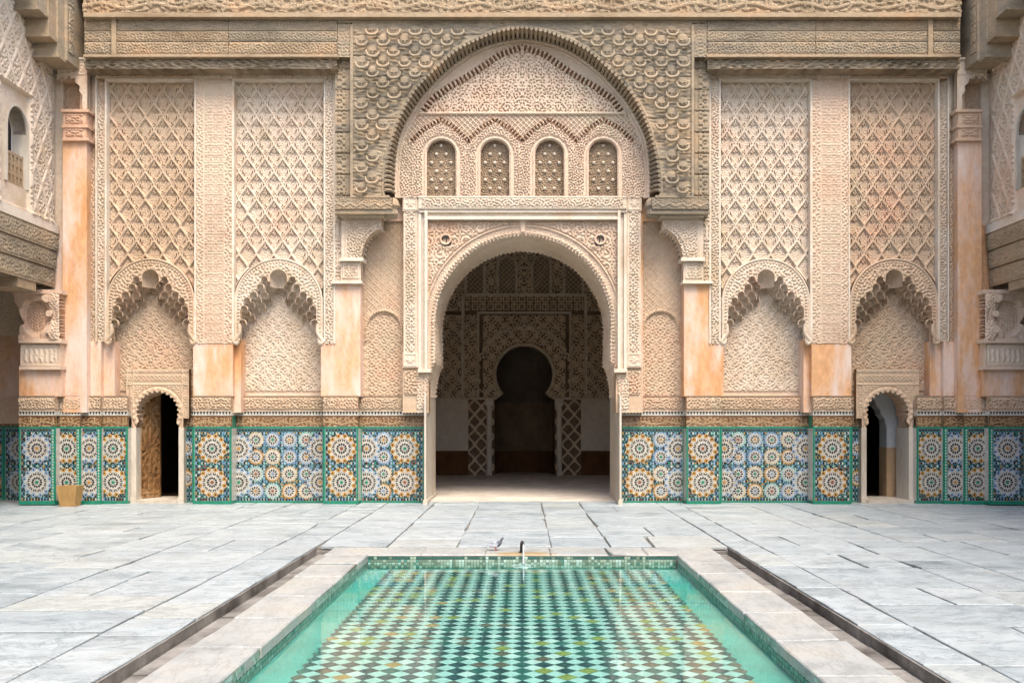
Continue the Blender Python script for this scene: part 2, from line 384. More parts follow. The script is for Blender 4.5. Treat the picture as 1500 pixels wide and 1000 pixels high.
def script(u, v, v0, v1, seed=3):
    """flowing calligraphic band: base strokes, tall uprights, little loops"""
    hgt = v1 - v0; t = (v - v0) / hgt
    base = waves(u, v * 1.6, hgt * .42, seed, 12, .3)
    low = sm(base, .0, .45) * sm(t, .05, .2)
    r = np.random.RandomState(seed); up = 0 * u
    x = u.min() - 5
    for k in range(400):
        x += hgt * (.22 + .45 * r.rand()); h0 = .05 + .25 * r.rand(); lean = (r.rand() - .5) * .25
        if x > u.max() + 5: break
        if r.rand() < .75:
            up = np.maximum(up, sm(hgt * .06 - np.abs(u - x - lean * (v - v0)), -.6, .6) * (t > h0) * (t < .8))
    arc_ = sm(.09 - np.abs(t - .72 - .13 * np.sin(u / hgt * 2.3 + seed)), -.04, .04)
    return np.maximum(np.maximum(low * .8, up), arc_)
def band(x, a, b, e=.7): return sm(x, a - e, a + e) * (1 - sm(x, b - e, b + e))
def pdist(u, v, poly):
    best = np.full(u.shape, 1e9); sv = np.zeros(u.shape); L0 = 0
    for (x1, y1), (x2, y2) in zip(poly[:-1], poly[1:]):
        L = math.hypot(x2 - x1, y2 - y1) + 1e-9
        t = np.clip(((u - x1) * (x2 - x1) + (v - y1) * (y2 - y1)) / L / L, 0, 1)
        dd = np.hypot(u - x1 - t * (x2 - x1), v - y1 - t * (y2 - y1))
        m_ = dd < best; best[m_] = dd[m_]; sv[m_] = (L0 + t * L)[m_]; L0 += L
    return best, sv
def inpoly(u, v, poly):
    r = np.zeros(u.shape, bool); n = len(poly)
    for i in range(n):
        x1, y1 = poly[i]; x2, y2 = poly[(i + 1) % n]
        c = ((y1 > v) != (y2 > v)) & (u < (x2 - x1) * (v - y1) / ((y2 - y1) or 1e-9) + x1); r ^= c
    return r
def arc(cx, cy, r, a0, a1, n, ry=None):
    """a in degrees, 0 = right, 90 = up (photo rows grow downward)"""
    ry = ry or r
    return [(cx + r * cos(radians(a0 + (a1 - a0) * i / n)), cy - ry * sin(radians(a0 + (a1 - a0) * i / n))) for i in range(n + 1)]
def smoothc(pts, k=6):
    P = [pts[0]] + list(pts) + [pts[-1]]; out = []
    for i in range(1, len(P) - 2):
        for j in range(k):
            t = j / k; p0, p1, p2, p3 = P[i - 1], P[i], P[i + 1], P[i + 2]
            out.append(tuple(.5 * (2 * p1[c] + (p2[c] - p0[c]) * t + (2 * p0[c] - 5 * p1[c] + 4 * p2[c] - p3[c]) * t * t + (3 * p1[c] - p0[c] - 3 * p2[c] + p3[c]) * t ** 3) for c in (0, 1)))
    out.append(tuple(pts[-1])); return out
def mirrorc(pts, c=765.): return [(2 * c - a, b) for a, b in pts[::-1]]
def copy_tree(o, parent=None):
    c = o.copy(); C.objects.link(c); c.parent = parent; WL[c.name] = WL[o.name]
    for ch in list(o.children): copy_tree(ch, c)
    return c
def mirror_children(parent, items):
    """the right half of a symmetrical thing: copies of its left parts, reflected about X = 0"""
    for o in items:
        c = copy_tree(o, parent); c.location.x = -o.location.x; c.scale.x = -o.scale.x
# ================================================================ THE END FACADE
fac = empty('madrasa_facade', (0, 16.1, 0), 'ornate carved stucco, cedar and tile end wall of the courtyard with tall central arch', 'facade')
YP, YR, YS, YW = 16.1, 16.5, 16.24, 15.75          # pier face, niche back, lozenge panel, cedar face
S, SP, SK, MO = M['stucco'], M['stucco_pale'], M['stucco_pink'], M['moulding']

# ---- masonry body behind everything, with its openings
b = MB()
zt = 9.9
def core(px0, px1, z0, z1, Y0=16.60, Y1=17.75):
    b.box(X(px0, YP), X(px1, YP), Y0, Y1, z0, z1)
core(82, 185, 0, zt, 16.6, 16.95); core(185, 268, 2.08, zt, 16.6, 16.95); core(268, 330, 0, zt, 16.6, 16.95); core(330, 622, 0, zt)
b.build('masonry_wall', M['plaster'], fac)
b = MB(); core(622, 908, 5.25, zt); b.build('masonry_lintel', M['plaster'], fac)

# ---- piers: plain plaster faces with their returns
def pier(x0, x1, y0, y1, Y, back=16.62, name='plaster_pier', mat='plaster', foot=None):
    b = MB(); b.pbox(x0, x1, y0, y1, Y, back); return b.build(name, M[mat], fac)
pier(283, 341, 500, 580, YP); pier(470, 528, 500, 580, YP)
pier(487, 528, 412, 500.5, YP)
pier(341, 353, 497, 604, YP + .12)
pier(92, 127, 204, 604, 16.0); pier(127, 148, 500, 604, YP + .05); pier(148, 168, 500, 604, YP + .16)
pier(127, 141, 103, 203, YP + .1, mat='stucco_pale')
pier(28, 90, 540, 580, 15.88, back=16.5); pier(78, 92.5, 0, 330, 16.18, mat='stucco_pale', name='corner_strip'); pier(78, 92.5, 330, 604, 16.18, name='corner_strip')

# ---- upper carved pier between the lozenge panels
def f_pier(u, v):
    a = foliage(u, v, 6.2, 5, 13, 26) * (band(u, 286, 297) + band(u, 329, 340))
    k = np.maximum(kufi(u - 298, v, 7.25) * .8, .9 * (np.abs(((v - 103) / 14.5) % 1 - .5) < .06)) * band(u, 299, 327)
    l = sm(1.0 - np.minimum(np.abs(u - 298), np.abs(u - 328)), -.6, .6)
    cross = sm(1.0 - np.abs(((v - 103) % 80) - 40), -.5, .5) * band(u, 299, 327) * 0
    return .016 * np.maximum(np.maximum(a, k), l)
relief('carved_pier', fac, SK, MF(YP), 285, 341, 103, 503, f_pier, th=.14, st=1.3)
def f_edge(u, v): return .026 * foliage(u, v, 6.2, 9, None, None) * band(u, 477, 487.5)
relief('carved_border', fac, SP, MF(YP), 475, 490, 103, 503, f_edge, th=.3, st=1.25)
relief('carved_border', fac, SP, MF(YP + .08), 141, 154, 103, 500, lambda u, v: .026 * foliage(u, v, 6.2, 19, None, None) * band(u, 142, 152), th=.3, st=1.25)
relief('carved_border', fac, S, MF(YP + .1), 128, 139, 203, 500, lambda u, v: .026 * foliage(u, v, 6, 29, 5.5, 20) * band(u, 129, 138), th=.3, st=1.25)
relief('carved_border', fac, SP, MF(YP), 490, 500, 313, 413, lambda u, v: .028 * foliage(u, v, 7, 39, 5, 20) * band(u, 491, 499), th=.3, st=1.2)
relief('carved_lintel_band', fac, SP, MF(YP - .015), 285, 490, 103, 116, lambda u, v: .024 * foliage(u, v, 6, 14, 13, 13) * band(v, 105, 114), th=.2, st=1.25)
relief('carved_lintel_band', fac, S, MF(YP - .015), 141, 285, 103, 116, lambda u, v: .024 * foliage(u, v, 6, 15, 13, 13) * band(v, 105, 114), th=.2, st=1.25)
# white fillets framing the panels
b = MB()
for a, c in ((153.5, 156), (284.6, 287), (339.5, 343), (474, 476.6)):
    b.pbox(a, c, 116, 500, YP - .02, YP + .12)
for a, c in ((153.5, 287), (339.5, 476.6)): b.pbox(a, c, 115, 117.5, YP - .03, YP + .12)
b.pbox(488.5, 491, 100, 503, YP - .025, YP + .2); b.pbox(139.5, 141.5, 101, 500, YP - .0, YP + .2)
b.pbox(127, 490, 101, 103.6, YP - .05, YP + .2)
b.build('fillet_moulding', M['white_marble'] if 0 else MO, fac)

# ---- lozenge panels (sebka) and the stalactite arches below them
def arch_hoods(cx):
    A0 = [(0, 0, 12.6)]; L0 = [(-20.5, 2, 4.6), (-26.5, 13.6, 5), (-36.5, 25, 5.2), (-46, 33, 4.6), (-50.5, 45, 4.6), (-53, 66, 5.2)]
    L1 = [(-13, 13.6, 5), (-21, 25, 5.2), (-31, 33, 5.5), (-40.5, 40, 5), (-46.5, 53, 5)]
    L2 = [(-6, 13, 6.5), (-16, 32, 6), (-25, 42, 5.4), (-34, 48, 5.2), (-40, 58, 5)]
    T2 = [(0, 26, 13)]
    f = lambda L, A: [(cx + x, 407 + y, r) for x, y, r in L] + [(cx - x, 407 + y, r) for x, y, r in L] + [(cx + x, 407 + y, r) for x, y, r in A]
    return f(L0, A0), f(L1, []), f(L2, T2)
def hood_top(u, hoods, cx):
    hs = sorted(hoods); xs = np.array([h[0] for h in hs]); ys = np.array([h[1] + h[2] * .45 for h in hs])
    top = np.interp(u, xs, ys)
    top = np.where(np.abs(u - cx) > 57.5, 900, top)
    best = np.full(u.shape, 900.)
    for x, y, r in hoods:
        d = np.abs(u - x); t = np.where(d < r, y - np.sqrt(np.maximum(r * r - d * d, 0)), 900); best = np.minimum(best, t)
    return np.where(best < 899, best, top)
def hood_mesh(name, r, d, mat):
    """half-domed little vault, open to the front, with a raised rim"""
    nph, nt = 10, 5; vs = []; fs = []
    for j in range(nt + 1):
        t = j / nt * pi / 2
        for i in range(nph + 1):
            ph = pi * i / nph; rr = r * cos(t)
            vs.append((rr * cos(ph), d * sin(t), rr * sin(ph) * 1.0 - 0 * t))
    for j in range(nt):
        for i in range(nph):
            k = j * (nph + 1) + i; fs.append((k, k + nph + 1, k + nph + 2, k + 1))
    b = MB(); b.add(vs, fs)
    vs = [(r * cos(pi * i / 10), d * sin(pi * i / 10), z) for i in range(11) for z in (0, -r * 1.0)]
    b.add(vs, [(2 * i, 2 * i + 1, 2 * i + 3, 2 * i + 2) for i in range(10)])
    A = [((r) * cos(pi * i / 10), (r) * sin(pi * i / 10)) for i in range(11)]; Bq = [((r * 1.13) * cos(pi * i / 10), (r * 1.13) * sin(pi * i / 10)) for i in range(11)]
    A = [(A[0][0], -.4 * r)] + A + [(A[-1][0], -.4 * r)]; Bq = [(Bq[0][0], -.5 * r)] + Bq + [(Bq[-1][0], -.5 * r)]
    b.strip(A, Bq, -.012, .05)
    return b.mesh(name, mat)
HM = {}
def sebka(u, v, u0, v0, cw=25.6, ch=40.):
    """curved lozenge lattice: raised rib 0..1"""
    q = (v - v0) / ch; a = (u - u0) / cw + .06 * np.sin(4 * pi * q) * 0
    s = .5 * np.abs(((2 * q + .5) % 2) - 1)              # zigzag 0...5
    og = (s - .25); s2 = .25 + og * 1.0 + .018 * np.sin(og * 4 * pi)
    d1 = np.abs(((a - s2 + .5) % 1) - .5); d2 = np.abs(((a + s2 + .5) % 1) - .5)
    return np.minimum(d1, d2)
def motif_mesh(mat, seed):
    """a small carved doorway with leaves: the filling of one lozenge"""
    r = random.Random(seed); b = MB(); k = 1 / 80
    def st_(pts, wd, h, y=0):
        P = np.array(pts, float); n = len(P); A = []; Bq = []
        for i in range(n):
            t = P[min(i + 1, n - 1)] - P[max(i - 1, 0)]; t /= np.linalg.norm(t) + 1e-9; nn = np.array([-t[1], t[0]]) * wd / 2
            A.append(tuple((P[i] + nn) * k)); Bq.append(tuple((P[i] - nn) * k))
        b.strip(A, Bq, -h * 1.9, .004)
    j = lambda: r.uniform(-.6, .6)
    st_([(-3.6, -8.5), (-3.6, -2), (-4.0, 1), (-2.6, 4), (j(), 7.5 + j()), (2.6, 4), (4.0, 1), (3.6, -2), (3.6, -8.5)], 1.6, .022)
    st_([(-7.5 + j(), -3 + j()), (-7, .5), (-5.2, 3), (-4.6, 6 + j())], 1.5, .018); st_([(7.5 + j(), -3 + j()), (7, .5), (5.2, 3), (4.6, 6 + j())], 1.5, .018)
    st_([(-2.2, 9.2), (0, 12.2), (2.2, 9.2), (0, 8.2), (-2.2, 9.2)], 1.2, .02)
    st_([(0, -8.5), (0, -2.5)], 1.8, .014); st_([(-1.3, .2), (0, 2.4), (1.3, .2)], 1.2, .016)
    st_([(-5.8, -7.2), (-6.2, -5), (-4.8, -4.4)], 1.3, .016); st_([(5.8, -7.2), (6.2, -5), (4.8, -4.4)], 1.3, .016)
    st_([(-2.6, -11), (0, -9.6), (2.6, -11), (0, -13)], 1.4, .016)
    return b.mesh('lozenge_carving', mat)
def niche_panel(u0, u1, cx, mat, seed, door=False):
    R0 = 65.
    ring = arc(cx, 443, R0, 0, 180, 48)
    def mask(u, v): return (v < 443) & (np.hypot(u - cx, v - 443) > R0) if True else None
    ucen = (u0 + u1) / 2
    def hf(u, v):
        d = sebka(u, v, ucen - 25.6 * .25, 122)
        rib = sm(.075 - d, -.018, .014)
        inner = sm(d, .09, .13)
        g = .008 * foliage(u, v, 5.2, seed + 3, 12.8, 20) * inner
        return rib * .05 + g * 1.3
    pan = relief('lozenge_panel', fac, mat, MF(YS), u0, u1, 116, 443, hf, mask, ring, st=1.3, th=.12)
    k = YS / F; mm = [motif_mesh(mat, seed + i) for i in range(4)]; rc = random.Random(seed)
    for r in range(18):
        yc = 122 + 20 * r + 10
        for c in range(-4, 5):
            xc = ucen - 25.6 * .25 + 25.6 * (c + (.5 if r % 2 else 0)) + 25.6 * .25 * 0 + 0
            xc = ucen - 6.4 + 25.6 * (c + (0 if r % 2 == 0 else .5)) 
            if xc < u0 + 7 or xc > u1 - 7 or yc > 435 or yc < 128 or math.hypot(xc - cx, yc - 443) < R0 + 13: continue
            if rc.random() < .05: continue
            o = mesh_obj('lozenge_carving', mm[rc.randrange(4)], pan, (X(xc, YS), YS - .004, Z(yc, YS)))
            o.scale.x = random.uniform(.93, 1.05); o.scale.z = random.uniform(.93, 1.05)
    # archivolt
    h0, h1, h2 = arch_hoods(cx)
    allh = h0 + h1 + h2
    mode = {}
    t0 = lambda u: hood_top(u, h0, cx)
    m0 = lambda u, v: ((v < 443) & (np.hypot(u - cx, v - 443) < R0) | (v >= 443) & (np.abs(u - cx) < R0)) & (v < np.minimum(t0(u), 498)) | (v >= 443) & (np.abs(u - cx) < R0) & (np.abs(u - cx) > 56.5) & (v < 498)
    def f0(u, v):
        r = np.where(v < 443, np.hypot(u - cx, v - 443), np.abs(u - cx))
        th = np.arctan2(443 - v, u - cx) * 60
        a = sm(1.2 - np.abs(r - 63.2), -.5, .5); bead = sm(np.cos(th * 2 * pi / 4.6), -.2, .3) * band(r, 57.2, 60.6, .4)
        return .022 * np.maximum(a, bead) + .02 * foliage(u, v, 7.2, seed + 8, 400, 400) * (r < 56)
    arc_ = relief('archivolt', fac, mat, MF(YP - .0), cx - R0, cx + R0, 377, 498, f0, m0, ring + [(cx - R0, 498)], st=1.1, th=.13)
    b = MB()                                              # soffit plates stepping back
    def plate(Y, lo, hi, nm):
        m_ = lambda u, v: (v < np.minimum(lo(u), 480)) & (v > hi(u) - 6) & (np.abs(u - cx) < 57)
        return relief(nm, arc_, mat, MF(Y), cx - 57, cx + 57, 384, 480, lambda u, v: 0 * u, m_, None, st=1.1, th=.125)
    plate(YP + .13, lambda u: hood_top(u, h1 + [(cx, 407, 12.6)], cx), lambda u: hood_top(u, h0, cx), 'stalactite_tier')
    plate(YP + .255, lambda u: hood_top(u, h2, cx), lambda u: hood_top(u, h0, cx), 'stalactite_tier')
    for tier, hs in enumerate((h0, h1, h2)):
        Yt = YP + .13 * tier - .005
        for x, y, r in hs:
            kk = (round(r, 1), tier, mat.name)
            if kk not in HM: HM[kk] = hood_mesh('stalactite_cell', r * Yt / F, .125 if r < 9 else .24, mat)
            mesh_obj('stalactite_cell', HM[kk], arc_, (X(x, Yt), Yt, Z(y, Yt)))
    for s in (-1, 1):                                     # scrolled feet
        b = MB(); P = smoothc([(cx + s * 58, 474), (cx + s * 57, 486), (cx + s * 61, 494), (cx + s * 65, 500), (cx + s * 61.5, 503), (cx + s * 58.5, 499)], 4)
        b.tube([(X(a, YP), YP + .0, Z(c, YP)) for a, c in P], .035, 8); b.build('scroll_foot', mat, arc_)
    # niche back
    xb0, xb1 = cx - 60, cx + 64
    def fb(u, v):
        u2 = np.abs(u - cx)
        return .024 * np.maximum(.95 * damask(u, v - 575, cx, 15, 18), .85 * foliage(u2, v, 6.2, seed + 20, None, 46)) * band(v, 0, 573)
    relief('niche_back', fac, mat, MF(YR), xb0, xb1, 395, 606, fb, (lambda u, v: ~((u > 193) & (u < 268) & (v > 545))) if door else None, None, st=1.25, th=.12)
    b = MB()                                              # solid upper wall behind the lozenge panel
    b.pbox(u0 - 2, u1 + 2, 100, 378, YS + .10, 16.62); b.build('masonry_wall', M['plaster'], fac)
niche_panel(343, 474, 408, SP, 40)
niche_panel(155, 286, 220.5, S, 70, True)

# ---- cedar post strip + pier capital and corbel
relief('carved_cedar_post', fac, M['wood'], MF(15.9), 491, 517, 84, 313,
       lambda u, v: .02 * foliage(u, v, 8, 31, 7, 30) * band(u, 494, 507) + .02 * sm(1.3 - np.abs(u - 512), -.5, .5) - .03 * sm(.8 - np.abs(((v + 7) % 31) - 15), -.4, .4), th=.5, st=1.3)
corb = [(500, 316), (560, 316), (560, 331)] + [(a, c) for a, c in arc(562, 381, 32, 92, 172, 10, 46)][1:] + [(529, 379), (500, 379)]
def f_corb(u, v):
    d, s_ = pdist(u, v, arc(566, 385, 44, 92, 172, 10, 58))
    rim = sm(1.4 - np.abs(d - 0), -.5, .5)
    fr = sm(1.3 - np.minimum(np.abs(u - 507), np.abs(v - 324)), -.5, .5)
    return .02 * np.maximum(fr, rim) + .024 * foliage(u, v, 6, 44) * (u > 509) * (v > 326)
relief('corbel', fac, SP, MF(YP - .12), 500, 561, 315, 380, f_corb, lambda u, v: inpoly(u, v, corb), corb, st=1.15, th=.2)
b = MB()
for i in range(9):                                        # cusps under the corbel
    a = 96 + i * 8.6; c = arc(562, 381, 32, a, a, 1, 46)[0]
    b.tube([(X(c[0], YP), YP - .12, Z(c[1], YP)), (X(c[0], YP), YP + .3, Z(c[1], YP))], .028, 8)
b.build('corbel_cusps', MO, fac)
for q in ((498, 562, 312.5, 317, YP - .16), (497, 532, 377, 382, YP - .15), (486, 530, 411, 415, YP - .09)):
    b = MB(); b.pbox(*q, YP + .2); b.build('corbel_moulding', MO, fac)
relief('pier_capital', fac, SP, MF(YP - .07), 499, 529, 381, 412, lambda u, v: .018 * np.maximum(sm(1 - np.abs(np.maximum(np.abs(u - 514), np.abs(v - 396)) - 11), -.5, .5), foliage(u, v, 5, 77, 7, 7) * (np.maximum(np.abs(u - 514), np.abs(v - 396)) < 9)), st=1.1, th=.2)

# ---- side niche beside the main arch
nar = [(538, 582)] + arc(562.5, 481, 25.5, 180, 0, 20) + [(588, 582)]
def f_side(u, v):
    r = np.where(v < 481, np.hypot(u - 562.5, v - 481), np.abs(u - 562.5))
    ins = r < 24
    rim = band(r, 24.2, 27.6, .5) * (.6 + .4 * sm(np.cos(np.arctan2(v - 481, u - 562.5) * 60 / 1.0 * 2 * pi / 9), -.3, .3)) * (v < 500)
    a = np.maximum(diaper(u - 562.5, v, 11.), foliage(u, v, 5, 51, 27, 22) * .7)
    c = np.maximum(damask(u, v, 562.5, 12, 14), foliage(np.abs(u - 562.5), v, 6, 52, 400, 60) * .7) * 1.3
    return np.where(ins, -.03 + .018 * c, .016 * a) + .03 * rim
relief('side_niche_panel', fac, S, MF(YR - .1), 526, 594, 314, 604, f_side, st=1.15, th=.2)
relief('carved_pilaster', fac, SP, MF(YP + .06), 591, 614, 286, 516, lambda u, v: .026 * foliage(u, v, 6, 61, 9, 30) * band(u, 594.5, 608) * (v > 309) + .014 * sm(1 - np.minimum(np.abs(u - 592.5), np.abs(u - 610.5)), -.5, .5), st=1.15, th=.3)
def f_boss(c0, c1): return lambda u, v: .012 * sm(1 - np.abs(np.maximum(np.abs(u - c0), np.abs(v - c1)) - 8.5), -.5, .5) + .014 * sm(np.cos(6 * np.arctan2(v - c1, u - c0)) * 1.6 + 4.5 - np.hypot(u - c0, v - c1), -.5, .5)
relief('rosette_block', fac, SP, MF(YP + .03), 590, 613, 516, 538, f_boss(601, 527), st=1.1, th=.2)
relief('rosette_block', fac, SP, MF(YP + .03), 590, 613, 287, 309, f_boss(601, 298), st=1.1, th=.2)
relief('carved_pilaster_base', fac, S, MF(YP + .08), 590, 628, 538, 604, lambda u, v: .026 * foliage(u, v, 6.5, 62, 19, 22) * band(u, 592, 625) * band(v, 543, 578), st=1.15, th=.4)

# ---- dado: glazed mosaic panels
def rosette_mesh(big, mid, accent):
    b = MB(); n = 12 if big else 10; R = .278 if big else .152
    def star(ro, ri, k, y, mi, ph=0):
        pts = [((ro if i % 2 == 0 else ri) * R * cos(ph + pi * i / k), (ro if i % 2 == 0 else ri) * R * sin(ph + pi * i / k)) for i in range(2 * k)]
        b.add([(x, -y, z) for x, z in pts], [tuple(range(2 * k))][::1], mi)
    def kites(r0, r1, k, wd, y, mi, ph=0, rm=.5):
        for i in range(k):
            a = ph + 2 * pi * i / k; c, s_ = cos(a), sin(a); r_ = r0 + (r1 - r0) * rm
            pts = [(r0 * c, r0 * s_), (r_ * c + wd * s_, r_ * s_ - wd * c), (r1 * c, r1 * s_), (r_ * c - wd * s_, r_ * s_ + wd * c)]
            b.add([(x * R, -y, z * R) for x, z in pts], [(0, 1, 2, 3)], mi[i % len(mi)] if isinstance(mi, (list, tuple)) else mi)
    if big:
        star(1.03, .90, 12, .003, Y_ if mid == O_ else P_, pi / 12)
        kites(.86, 1.0, 24, .05, .0045, [mid, accent], pi / 24)
        kites(.86, 1.02, 12, .06, .006, K_, pi / 12 * 0)
        star(.90, .68, 12, .0055, W_ if mid != P_ else W_, 0)
        kites(.64, .98, 12, .17, .0065, mid, pi / 12)
        kites(.76, .92, 12, .055, .0075, K_, pi / 12)
        kites(.44, .65, 12, .052, .008, K_, pi / 12 - .11); kites(.44, .65, 12, .052, .008, K_, pi / 12 + .11); kites(.90, 1.04, 24, .03, .0085, K_, pi / 24)
        kites(.60, .68, 12, .03, .008, accent, 0)
        kites(.17, .37, 12, .072, .009, K_, 0, .62)
        star(.17, .08, 8, .0095, accent if accent != mid else G_)
    else:
        star(1.02, .88, 10, .003, Y_ if mid in (Y_, O_) else P_)
        kites(.70, 1.02, 20, .14, .0045, mid, pi / 20)
        kites(.84, 1.02, 10, .09, .006, K_, 0)
        star(.82, .62, 10, .0065, W_)
        kites(.26, .60, 10, .12, .008, K_, 0, .6)
        star(.26, .13, 8, .0085, accent)
    return b.mesh('rosette', ZL)
ROS = {('b', i): rosette_mesh(True, *c) for i, c in enumerate([(P_, O_), (O_, G_), (B_, O_), (O_, R_), (P_, G_)])}
ROS.update({('s', i): rosette_mesh(False, *c) for i, c in enumerate([(Y_, G_), (P_, O_), (O_, B_), (B_, G_), (T_, R_)])})
def field(name, parent, Mp, x0, x1, y0, y1, seed, returns=False):
    """the small tesserae between the rosettes: real pieces, thousands of them, joined"""
    r = np.random.RandomState(seed); g = 4.35; n = max(1, round((x1 - x0) / g)); m_ = max(1, round((y1 - y0) / g))
    gx, gy = (x1 - x0) / n, (y1 - y0) / m_
    V = []; Q = []; MI = []
    def quad(pts, h, mi):
        k = len(V); V.extend([(a, c, h) for a, c in pts]); Q.append((k, k + 1, k + 2, k + 3)); MI.append(mi)
    quad([(x0, y0), (x0, y1), (x1, y1), (x1, y0)], 0, D_)
    ph = r.rand() * 6
    for j in range(m_):
        for i in range(n):
            cx, cy = x0 + (i + .5) * gx, y0 + (j + .5) * gy
            t = sin(cx / 9.0 + ph) + cos(cy / 8.4 + ph * 2) + r.randn() * .35
            c = (B_, P_, O_, T_, B_, R_, W_, G_, O_, B_)[int(abs(t * 2.6 + 1 + .7 * r.rand())) % 10]
            if (i + 2 * j) % 5 == 0: c = W_
            a, d = gx * .47, gy * .47
            quad([(cx - a, cy), (cx, cy + d), (cx + a, cy), (cx, cy - d)], .0012 + .0008 * r.rand(), c)
    for j in range(m_):
        for i in range(n):
            cx, cy = x0 + (i + (0.0 if j % 2 else .5)) * gx, y0 + (j + .5) * gy
            if (i + j) % 2 == 0 or i == 0 or i >= n - 1 or j == 0 or j == m_ - 1:
                if cx - 1.4 < x0 or cx + 1.4 > x1: continue
                a = 1.75; k = len(V)
                V.extend([(cx - a, cy - a * .5, .0024), (cx - a * .6, cy + a, .0024), (cx + a, cy + a * .6, .0024), (cx + a * .5, cy - a, .0024)]); Q.append((k, k + 1, k + 2, k + 3)); MI.append(K_)
    V = np.array(V); P = Mp(V[:, 0], V[:, 1], V[:, 2]); QUADS[0] += len(Q)
    return mesh_obj(name, qmesh(name, P - np.array(WL[parent.name]), np.array(Q), ZL, MI), parent, WL[parent.name], 'stuff')
def beads(b, Mp, x, y0, y1):
    n = int((y1 - y0) / 4.2)
    for i in range(n):
        cy = y0 + (i + .5) * (y1 - y0) / n; p = Mp(np.array([x - 1.5, x, x + 1.5, x]), np.array([cy, cy + 1.9, cy, cy - 1.9]), np.full(4, .004))
        b.add([tuple(q) for q in p], [(0, 1, 2, 3)], T_ if i % 2 else W_)
SEED = [100]
def dado(parent, Mp, x0, x1, ros, beadl=False, beadr=False, flipside=False, foot=738.5, top=True):
    """one dado panel: green edged mosaic, script band, merlon row and carved stucco frieze"""
    SEED[0] += 1; sd = SEED[0]
    e = empty('zellige_panel', tuple(Mp(np.array([(x0 + x1) / 2]), np.array([foot]), np.array([0.]))[0]), None, None, parent=parent)
    b = MB()
    def mb(a, c, d, f, h0, h1, mi):
        p = Mp(np.array([a, c, c, a] * 2), np.array([f, f, d, d] * 2), np.array([h1] * 4 + [h0] * 4))
        b.add([tuple(q) for q in p], [(0, 1, 2, 3), (4, 7, 6, 5), (0, 4, 5, 1), (1, 5, 6, 2), (2, 6, 7, 3), (3, 7, 4, 0)], mi)
    mb(x0, x1, 733.5, foot, -.3, .012, G_); mb(x0, x1, 624.5, 627, -.3, .006, G_)
    mb(x0, x1, 627, 733.5, -.3, -.002, W_)
    if beadl: mb(x0 - .2, x0 + 5.6, 627, 733.5, -.02, .003, G_); beads(b, Mp, x0 + 3.4, 628, 733)
    else: mb(x0, x0 + 2.2, 627, 733.5, -.02, .006, G_)
    if beadr: mb(x1 - 5.6, x1 + .2, 627, 733.5, -.02, .003, G_); beads(b, Mp, x1 - 3.4, 628, 733)
    else: mb(x1 - 2.2, x1, 627, 733.5, -.02, .006, G_)
    # merlon row
    mb(x0, x1, 602, 608.5, -.3, .008, W_)
    n = max(1, round((x1 - x0) / 4.6)); g = (x1 - x0) / n
    for i in range(n):
        a = x0 + i * g; p = Mp(np.array([a + .25, a + g - .25, a + g / 2]), np.array([602.6, 602.6, 607.4]), np.full(3, .0095))
        b.add([tuple(q) for q in p], [(0, 1, 2)][::1], K_)
    vb = [tuple(np.array(q) - np.array(WL[e.name])) for q in b.v]; b.v = vb
    mesh_obj('tile_border', b.mesh('tile_border', ZL), e, WL[e.name])
    fx0, fx1 = x0 + (6 if beadl else 2.6), x1 - (6 if beadr else 2.6)
    field('tessera_field', e, Mp, fx0, fx1, 627.6, 733.2, sd)
    sf = relief('script_band', e, [M['glaze_ground'], M['glaze_script']], Mp, x0, x1, 608.5, 624.5,
           lambda u, v: .008 * script(u, v, 609.5, 623.5, sd), st=.95, th=.05,
           mif=lambda u, v: (script(u, v, 609.5, 623.5, sd) < .5).astype(int))
    if top:
        relief('stucco_frieze', e, M['stucco'], Mp, x0, x1, 579.5, 602,
           lambda u, v: .026 * foliage(u, v, 5.6, sd, 27, 11) * band(v, 583, 599) + .02 * band(v, 579, 581.2, .3), st=1.15, th=.1)
    for k, x, y, idx in ros:
        if abs(x - x0) < 2: continue
        p = Mp(np.array([float(x)]), np.array([float(y)]), np.array([.003]))[0]
        mesh_ = ROS[(k, idx)]
        R = (22.8 if k == 'b' else 12.6)
        if x - R < fx0 - .5 or x + R > fx1 + .5: mesh_ = clipros((k, idx), fx0 - x, fx1 - x)
        o = mesh_obj('rosette', mesh_, e, tuple(p))
        if flipside: o.rotation_euler.z = flipside
    return e
CL = {}
def clipros(key, a, c):
    """a rosette cut off by the panel's edge"""
    kk = (key, round(a), round(c))
    if kk in CL: return CL[kk]
    src = ROS[key]; b = MB(); a /= 80; c /= 80
    for p in src.polygons:
        pts = [tuple(src.vertices[i].co) for i in p.vertices]
        for lim, sg in ((a, 1), (c, -1)):
            out = []
            for i in range(len(pts)):
                p0, p1 = pts[i], pts[(i + 1) % len(pts)]; d0, d1 = sg * (p0[0] - lim), sg * (p1[0] - lim)
                if d0 >= 0: out.append(p0)
                if d0 * d1 < 0: t = d0 / (d0 - d1); out.append(tuple(p0[q] + t * (p1[q] - p0[q]) for q in range(3)))
            pts = out
            if len(pts) < 3: break
        if len(pts) >= 3: b.add(pts, [tuple(range(len(pts)))], p.material_index)
    CL[kk] = b.mesh('rosette', ZL); return CL[kk]
two = lambda x, i, j=None: [('b', x, 656.5, i), ('b', x, 706, i if j is None else j)]
four = lambda x, s0: [('s', x, 643.8 + 25 * i, (s0 + i * 2) % 5) for i in range(4)]
dado(fac, MF(15.85), 28, 81, two(54.5, 0, 4), False, True)
dado(fac, MF(16.02), 81, 118, two(98, 1), False, True)
dado(fac, MF(16.10), 118, 148, two(131, 0), False, True)
dado(fac, MF(16.2), 148, 187, two(166, 1), False, False)
